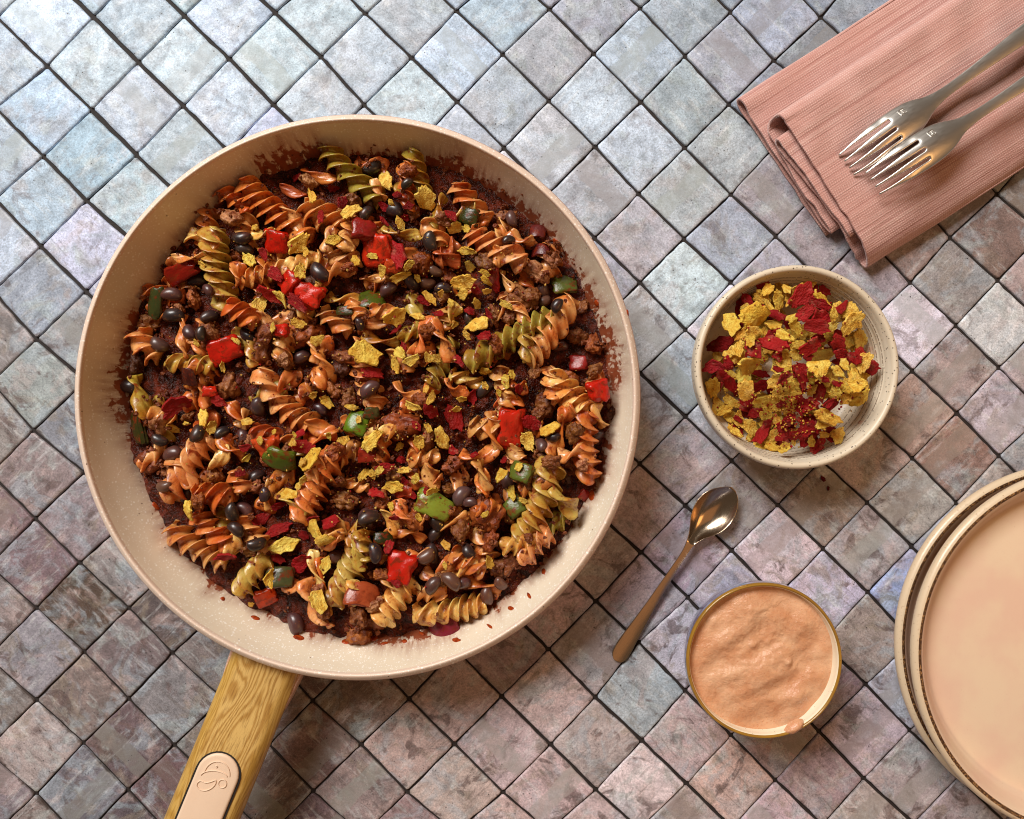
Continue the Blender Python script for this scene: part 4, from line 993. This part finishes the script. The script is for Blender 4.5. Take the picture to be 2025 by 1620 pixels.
c = g.mix(g.ramp(n1, .3, .7), srgb(206, 146, 106), srgb(226, 178, 140))
c = g.mix(g.ramp(n2, .62, .72, 0, .6), c, srgb(186, 96, 40))
DIP = g.out(c, .2, g.bump(g.noise(g.obj, 420, 5, .65), .55, .0014), Subsurface_Weight=.1, Subsurface_Scale=.004, Subsurface_Radius=(1, .5, .25), Coat_Weight=.25, Coat_Roughness=.15)
V, F = [], []; NR, NA = 70, 150
def blob(px, py, rad, hgt, x, y):
    p = P(px, py, .042)-DC; return hgt*math.exp(-((x-p.x)**2+(y-p.y)**2)/rad**2)
for i in range(NR+1):
    for k in range(NA):
        a_ = 2*PI*k/NA; rr = i/NR
        r = .0399*rr; x_, y_ = r*math.cos(a_), r*math.sin(a_)
        z = .0404+.0016*(1-rr**2)-.0012*max(0, math.cos(a_+.7))*rr**2+.0008*nz(2*math.cos(a_), 2*math.sin(a_), 3)*rr
        u = x_*.86+y_*.5; w = -x_*.5+y_*.86                        # strokes of the spoon
        z += (.0022*nz(u*30, w*66, 2)+.0013*nz(u*80, w*140, 6)+.0006*abs(nz(x_*240, y_*240, 1)))*(1-rr**6)
        z += blob(1478, 1205, .009, .0016, x_, y_)-blob(1500, 1240, .007, .0012, x_, y_)+blob(1560, 1310, .0022, .0016, x_, y_)+blob(1492, 1275, .0022, .0012, x_, y_)+blob(1520, 1272, .002, .0010, x_, y_)
        z += blob(1580, 1380, .005, .0018, x_, y_)-blob(1600, 1392, .004, .0016, x_, y_)+blob(1412, 1228, .0026, .0012, x_, y_)-blob(1545, 1372, .006, .0010, x_, y_)
        V.append((x_, y_, z))
for i in range(NR):
    for k in range(NA):
        k2 = (k+1) % NA; F.append((i*NA+k, (i+1)*NA+k, (i+1)*NA+k2, i*NA+k2))
dip = ob('creamy_dip', mesh('creamy_dip', V, F), DIP, loc=DC)
tag(dip, 'creamy peach-orange dip with spoon strokes, filling the small ramekin', 'dip')
V, F = [], []
for i in range(9):                                          # the smear that climbs over the rim
    for k in range(24):
        a_ = 2*PI*k/24; rr = i/8; p = P(1573, 1440, .046)-DC; rot = R(32)
        x_, y_ = rr*.0062*math.cos(a_)*(1+.2*nz(math.cos(a_)*2, math.sin(a_)*2, 4)), rr*.0030*math.sin(a_)*(1+.2*nz(math.cos(a_)*2, 5, math.sin(a_)*2))
        V.append((p.x+x_*math.cos(rot)-y_*math.sin(rot), p.y+x_*math.sin(rot)+y_*math.cos(rot), .0434+.0042*math.sqrt(max(0, 1-rr*rr))))
for i in range(8):
    for k in range(24):
        k2 = (k+1) % 24; F.append((i*24+k, (i+1)*24+k, (i+1)*24+k2, i*24+k2))
ob('smear', mesh('smear', V, F), DIP, dip)

# ================================================================ STACK OF PLATES
PLC = P(2138, 1276, .0215); PLC.z = 0
g = NG('rose_cream_glaze'); n1 = g.noise(g.obj, 25, 3, .6); n2 = g.noise(g.obj, 1800, 2, .5)
c = g.mix(g.ramp(n1, .35, .65), srgb(228, 204, 176), srgb(224, 190, 168))
c = g.mix(g.ramp(n2, .66, .74, 0, .35), c, srgb(170, 120, 84))
PLATE = g.out(c, .4, g.bump(n2, .04, .0003), Coat_Weight=.35, Coat_Roughness=.3)
g = NG('plate_edge_glaze'); n1 = g.noise(g.obj, 700, 3, .65)
PEDGE = g.out(g.mix(g.ramp(n1, .6, .7, 0, .6), srgb(218, 194, 162), srgb(158, 118, 78)), .4, Coat_Weight=.3)
g = NG('bare_brown_clay'); n1 = g.noise(g.obj, 900, 3, .7)
CLAY = g.out(g.mix(g.ramp(n1, .50, .62), srgb(70, 40, 18), srgb(176, 130, 80)), .6, g.bump(n1, .4, .0006))
def plate(z0, label):
    e = empty('dinner_plate', (PLC.x, PLC.y, z0)); tag(e, label, 'plate', 'stacked plates')
    Ro = .1053
    V, F = lathe(spline([(.0, .0045), (.06, .0045), (.086, .0050), (.0925, .0072), (.0962, .0125), (.0988, .0172), (.1006, .0190)], 44), 160); ob('plate_face', mesh('plate_face', V, F), PLATE, e)
    V, F = lathe([(.1006, .0190), (.1010, .0194), (.1015, .0196), (.1021, .0197), (.1026, .0197)], 160); ob('bare_edge', mesh('bare_edge', V, F), CLAY, e)
    V, F = lathe([(.1026, .0197), (.1031, .0196), (.1037, .0193), (.1045, .0188), (.1051, .0177), (Ro, .0163), (.1050, .0150)]+spline([(.1045, .0140), (.1005, .0078), (.093, .0028), (.078, .0006), (.075, .0), (.0, .001)], 20), 160); ob('outside', mesh('outside', V, F), PEDGE, e)
plate(.0, 'lower rose-cream plate of the stack at the picture edge, mostly hidden')
plate(.0178, 'upper rose-cream plate with brown edge line, on top of the stack')

# ================================================================ NAPKIN
NA0 = P(1458, 199, .008); NA0.z = 0
na = R(33); e_t = Vector((math.cos(na), math.sin(na), 0)); e_s = Vector((math.sin(na), -math.cos(na), 0))
g = NG('pink_linen'); x = g.xyz(g.obj)
rib = g.noise(g.comb(g.math('MULTIPLY', x[0], .012), x[1], 0), 330, 4, .75)
th1 = g.wave(g.obj, 225, 2.2, 3, 2.5, 'X'); th2 = g.wave(g.obj, 225, 2.2, 3, 2.5, 'Y')
weave = g.math('MULTIPLY', th1, th2)
c = g.mix(g.ramp(weave, .1, .7), srgb(196, 148, 138), srgb(220, 182, 172))
c = g.mix(g.ramp(rib, .54, .62, 0, .55), c, srgb(162, 102, 94))
c = g.mix(g.ramp(rib, .46, .38, 0, .3), c, srgb(232, 198, 186))
slub = g.noise(g.comb(g.math('MULTIPLY', x[0], .06), x[1], x[2]), 900, 3, .7)
c = g.mix(g.ramp(slub, .55, .72, 0, .35), c, srgb(166, 110, 102))
c = g.mix(g.ramp(g.noise(g.obj, 40, 3), .4, .65, 0, .35), c, srgb(194, 138, 124))
h = g.math('ADD', g.math('MULTIPLY', weave, .35), g.math('ADD', g.math('MULTIPLY', g.math('SUBTRACT', 1.0, rib), 1.3), g.math('MULTIPLY', g.noise(g.obj, 60, 3, .6, .5), 1.6)))
LINEN = g.out(c, .9, g.bump(h, .7, .0007), Sheen_Weight=.3, Sheen_Roughness=.5)
prof = [(97, .8), (60, .8), (20, .9), (4, 1.0), (1.2, 1.8), (.2, 3.2), (1.2, 4.8), (4.5, 5.4), (20, 4.4), (60, 4.2), (88, 3.9), (94, 4.1), (96.5, 5.0), (94, 6.0), (88, 6.3), (60, 6.6), (30, 6.8),
        (25, 7.2), (22.3, 9.2), (22.0, 11.5), (23.2, 14.2), (26.5, 15.6), (32, 15.4), (45, 14.6), (70, 14.2), (95, 13.0), (112, 10.8), (121, 8.2), (124.6, 5.6), (125.5, 3.6), (124, 2.2), (120, 2.8), (112, 5.6), (100, 8.4), (85, 9.0), (60, 9.0), (42, 8.7),
        (36, 8.8), (33.2, 9.8), (33.2, 11.4), (36, 12.4), (42, 12.2), (60, 11.6), (85, 11.2), (104, 10.2)]
prof = [(a_, b_*1.62) for a_, b_ in prof]; prof = spline(prof, 190)
arc = [0]
for a_, b_ in zip(prof, prof[1:]): arc.append(arc[-1]+math.hypot(a_[0]-b_[0], a_[1]-b_[1]))
def ply_end(i):
    """where along the fold axis this stretch of cloth ends, in mm"""
    s, z = prof[i]; f = i/len(prof)
    if f < .33: return 1.5+.02*s
    if f < .45: return 1.5+(f-.33)/.12*6.5
    if f > .70: return 2.0+.085*(s-33)
    return 8+.035*(s-22)
NT = 110; V, F = [], []; Ln = .235
for j in range(NT+1):
    tt = (j/NT)**1.5
    for i, (s, z) in enumerate(prof):
        t0 = ply_end(i)*.001; t = t0+tt*(Ln-t0); f = i/len(prof)
        wav = 1.3*nz(t*22, s*.028, 3+z*.03)+.8*nz(t*60, s*.06, 9)
        near = math.exp(-(t-t0)/.016)
        wz = z*(1-.25*min(1, t/.2)*(1 if z > 8 else 0))+wav*(.35+z*.05)*(1 if z > 2 else .3)+near*(1.5*nz(s*.11, f*6, 4)+.9*nz(s*.30, t*60, 8))
        ss = s+near*.8*nz(s*.2, f*9, 7)+1.1*nz(t*14, z*.1, 2)-(t*1000*.012 if s < 50 else 0)
        V.append((t+near*.0008*nz(s*.09, f*13, 1), -ss*.001, max(.7, wz)*.001))
n = len(prof)
for j in range(NT):
    for i in range(n-1): F.append((j*n+i, (j+1)*n+i, (j+1)*n+i+1, j*n+i+1))
nap = ob('linen_napkin', mesh('linen_napkin', V, F), LINEN, loc=NA0, rot=(0, 0, na))
md = nap.modifiers.new('thickness', 'SOLIDIFY'); md.thickness = .0017; md.offset = 0; md.use_even_offset = False
tag(nap, 'folded dusty pink ribbed linen napkin under the two forks', 'napkin')
Mn = Matrix.Translation(NA0)@Matrix.Rotation(na, 4, 'Z'); splat(V, Mn, 3)

# ================================================================ CUTLERY
def steel(name, base, ro):
    g = NG(name); q = g.comb(g.math('MULTIPLY', g.xyz(g.obj)[0], .04), g.xyz(g.obj)[1], g.xyz(g.obj)[2])
    n1 = g.noise(q, 2600, 3, .6); n2 = g.noise(g.obj, 60, 3)
    return g.out(base, g.math('ADD', g.ramp(n1, .3, .7, ro, ro+.09), g.math('MULTIPLY', n2, .05)), g.bump(n1, .03, .0002), Metallic=1.0)
STEEL = steel('worn_steel', srgb(226, 222, 216), .29); STEEL2 = steel('polished_steel', srgb(190, 170, 148), .12)

def split_parts(V, F, groups, mat, root):
    """cut one smooth body into named parts that keep the body's own normals"""
    me = mesh('body', V, F); nor = [v.normal.copy() for v in me.vertices]
    for name, idx in groups:
        used = sorted({i for f in idx for i in F[f]}); mp = {k: i for i, k in enumerate(used)}
        m2 = mesh(name, [V[k] for k in used], [tuple(mp[i] for i in F[f]) for f in idx])
        m2.normals_split_custom_set_from_vertices([nor[k] for k in used])
        ob(name, m2, mat, root)

def sheet_solid(grid_pts, mask, thick):
    """closed solid from a grid of points (rows x cols); mask(i,j) says whether quad exists. returns V,F,face->(i,j)"""
    NI, NJ = len(grid_pts), len(grid_pts[0]); V, F, tagf = [], [], []
    nrm = {}
    for s in (1, -1):
        for i in range(NI):
            for j in range(NJ):
                p = grid_pts[i][j]
                V.append(Vector((p[0], p[1], p[2]+(0 if s == 1 else -thick(i, j)))))
    id_ = lambda i, j, s: (0 if s == 1 else NI*NJ)+i*NJ+j
    ex = lambda i, j: 0 <= i < NI-1 and 0 <= j < NJ-1 and mask(i, j)
    for i in range(NI-1):
        for j in range(NJ-1):
            if not ex(i, j): continue
            F.append((id_(i, j, 1), id_(i, j+1, 1), id_(i+1, j+1, 1), id_(i+1, j, 1))); tagf.append((i, j))
            F.append((id_(i, j, -1), id_(i+1, j, -1), id_(i+1, j+1, -1), id_(i, j+1, -1))); tagf.append((i, j))
            for (a, b), (di, dj) in (((( i, j), (i, j+1)), (-1, 0)), (((i+1, j+1), (i+1, j)), (1, 0)), (((i+1, j), (i, j)), (0, -1)), (((i, j+1), (i+1, j+1)), (0, 1))):
                if not ex(i+di, j+dj):
                    F.append((id_(*b, 1), id_(*a, 1), id_(*a, -1), id_(*b, -1))); tagf.append((i, j))
    return V, F, tagf
def subsurf(V, F, tagf, lv=2):
    me = mesh('tmp', V, F); o = ob('tmp', me)
    lay = me.attributes.new('src', 'INT', 'FACE')
    for i in range(len(F)): lay.data[i].value = i
    # flip to consistent outward normals
    import bmesh
    bm = bmesh.new(); bm.from_mesh(me)
    loose = [v for v in bm.verts if not v.link_faces]; bmesh.ops.delete(bm, geom=loose, context='VERTS')
    bmesh.ops.recalc_face_normals(bm, faces=bm.faces); bm.to_mesh(me); bm.free()
    m = o.modifiers.new('s', 'SUBSURF'); m.levels = lv; m.render_levels = lv
    dg = bpy.context.evaluated_depsgraph_get(); ev = o.evaluated_get(dg); m2 = ev.to_mesh()
    V2 = [v.co.copy() for v in m2.vertices]; F2 = [tuple(p.vertices) for p in m2.polygons]
    at = m2.attributes.get('src'); T2 = [tagf[at.data[i].value] for i in range(len(F2))]
    ev.to_mesh_clear(); bpy.data.objects.remove(o); return V2, F2, T2

def fork(tip, tail, zbase, label, stamp):
    a, b = tip, tail; d = (b-a); d.z = 0; ang = math.atan2(d.y, d.x)
    root = empty('fork', (a.x, a.y, zbase), ang); tag(root, label, 'fork', 'forks on the napkin')
    xs = [0, .002, .006, .012, .019, .025, .0285, .0300, .033, .037, .043, .049, .054, .059, .066, .076, .09, .108, .13, .15, .168, .178, .184, .187]
    SL = 7                                                     # rows before this one are tines
    def half(x):
        return float(np.interp(x, [0, .006, .012, .03, .036, .043, .049, .054, .059, .066, .076, .09, .108, .13, .15, .168, .178, .184, .187], [.0088, .0096, .0100, .0105, .0104, .0096, .0078, .0054, .0040, .0031, .0030, .0034, .0044, .0057, .0068, .0078, .0076, .0060, .0032]))
    def zx(x): return float(np.interp(x, [0, .006, .012, .02, .03, .04, .05, .06, .075, .1, .13, .16, .187], [.0004, .0034, .0058, .0082, .0096, .0094, .0080, .0062, .0056, .0078, .0086, .0066, .0028]))
    grid = []
    for i, x in enumerate(xs):
        w = half(x); row = []
        tw = w*2*(.195 if x > .02 else .195*max(.34, x/.02))     # tine width
        for k in range(4):
            c0 = -w+w*2*.195/2+(w*2-w*2*.195)*k/3
            for e in (-.5, 0, .5): row.append(c0+e*(tw if i < SL else w*2*.195))
        zz = zx(x); cv = 18 if x < .02 else 34 if x < .05 else 60
        grid.append([(x, y, zz-cv*y*y*(1 if x < .056 else .6)) for y in row])
    V, F, T = sheet_solid(grid, lambda i, j: not (i < SL and j in (2, 5, 8)), lambda i, j: .0016 if i > 2 else .0011)
    V, F, T = subsurf(V, F, T)
    G = {}
    for f, (i, j) in enumerate(T):
        key = 'tine%d' % (j//3) if i < SL else 'head' if i < 13 else 'handle'; G.setdefault(key, []).append(f)
    split_parts(V, F, [('tine' if k.startswith('tine') else k, v) for k, v in sorted(G.items())], STEEL, root)
    # small struck mark on the head
    v2, f2 = [], []
    def sz(x, y): return zx(x)-34*y*y+.0001
    rect = [(.0365, .0040), (.0365, .0072), (.0400, .0072), (.0400, .0040)]
    for L_ in [rect+[rect[0]], [(.0372, .0045), (.0393, .0067)], [(.0372, .0067), (.0393, .0045)], [(.0383, .0045), (.0383, .0067)]]:
        t_, q_ = tube([(x, y, sz(x, y)) for x, y in L_], .00016, 5); o = len(v2); v2 += t_; f2 += [tuple(i+o for i in f) for f in q_]
    ob('struck_mark', mesh('struck_mark', v2, f2), STEEL, root)
zt = .0250
fork(P(1674, 326, zt), P(2025, 68, zt+.006), zt, 'upper steel fork on the pink napkin, partly under the other fork', True)
fork(P(1721, 366, zt), P(2025, 166, zt+.006), zt+.0030, 'lower steel fork on the pink napkin, lying over the other fork', True)

# teaspoon
def spoon():
    pts = spline([(1222, 1308), (1246, 1266), (1290, 1194), (1330, 1128), (1352, 1092), (1363, 1072), (1374, 1056), (1386, 1040), (1402, 1020), (1420, 998), (1436, 980), (1444, 970), (1448, 966)], 40)
    pts = spline([(1220, 1311), (1221, 1309), (1223, 1306), (1227, 1299), (1233, 1288)], 12)[:-1]+[p for p in pts if p[1] < 1286]
    W = [P(x, y, .005) for x, y in pts]; o0 = W[0].copy(); o0.z = 0
    dir_ = W[-1]-W[0]; ang = math.atan2(dir_.y, dir_.x)
    root = empty('teaspoon', o0, ang); tag(root, 'small polished teaspoon lying on the tiles between pan and ramekin', 'spoon')
    Mi = (Matrix.Translation(o0)@Matrix.Rotation(ang, 4, 'Z')).inverted(); L = [Mi@w for w in W]
    n = len(L); s = [0]
    for p, q_ in zip(L, L[1:]): s.append(s[-1]+(q_-p).length)
    tot = s[-1]
    nb = .0410                                                  # bowl length
    grid = []; rows = []
    cols = [-1, -.94, -.8, -.55, -.28, 0, .28, .55, .8, .94, 1]
    for i in range(n):
        x = s[i]; u = x-(tot-nb)
        t = (L[min(i+1, n-1)]-L[max(i-1, 0)]).normalized(); nn = Vector((-t.y, t.x, 0))
        if u < 0:
            w = float(np.interp(x, [0, .0005, .0015, .004, .009, .02, .04, .06, .075, tot-nb-.004, tot-nb], [.0008, .0024, .0038, .0050, .0054, .0045, .0030, .0022, .0018, .0020, .0026]))
            z = float(np.interp(x, [0, .02, .05, .075, tot-nb], [.0022, .0030, .0052, .0078, .0086])); dep = 0; cr = -16
        else:
            q = u/nb; w = float(np.interp(q, [0, .08, .18, .3, .42, .55, .68, .8, .9, .96, 1.0], [.0026, .0036, .0058, .0092, .0114, .0123, .0118, .0098, .0068, .0042, .0014])); z = .0086+.0004*q
            dep = .0068*max(0, math.sin(PI*min(1, q*1.02)**.9))**.8; cr = 0
        row = []
        for cc in cols:
            y = cc*w; zz = z-dep*(1-abs(cc)**2.2)+cr*y*y
            p = L[i]+nn*y; row.append((p.x, p.y, zz))
        grid.append(row); rows.append(u)
    V, F, T = sheet_solid(grid, lambda i, j: True, lambda i, j: .0012)
    V, F, T = subsurf(V, F, T, 1)
    G = {}
    for f, (i, j) in enumerate(T): G.setdefault('spoon_bowl' if rows[i] >= 0 else 'handle', []).append(f)
    split_parts(V, F, sorted(G.items()), STEEL2, root)
spoon()

flush_labels()
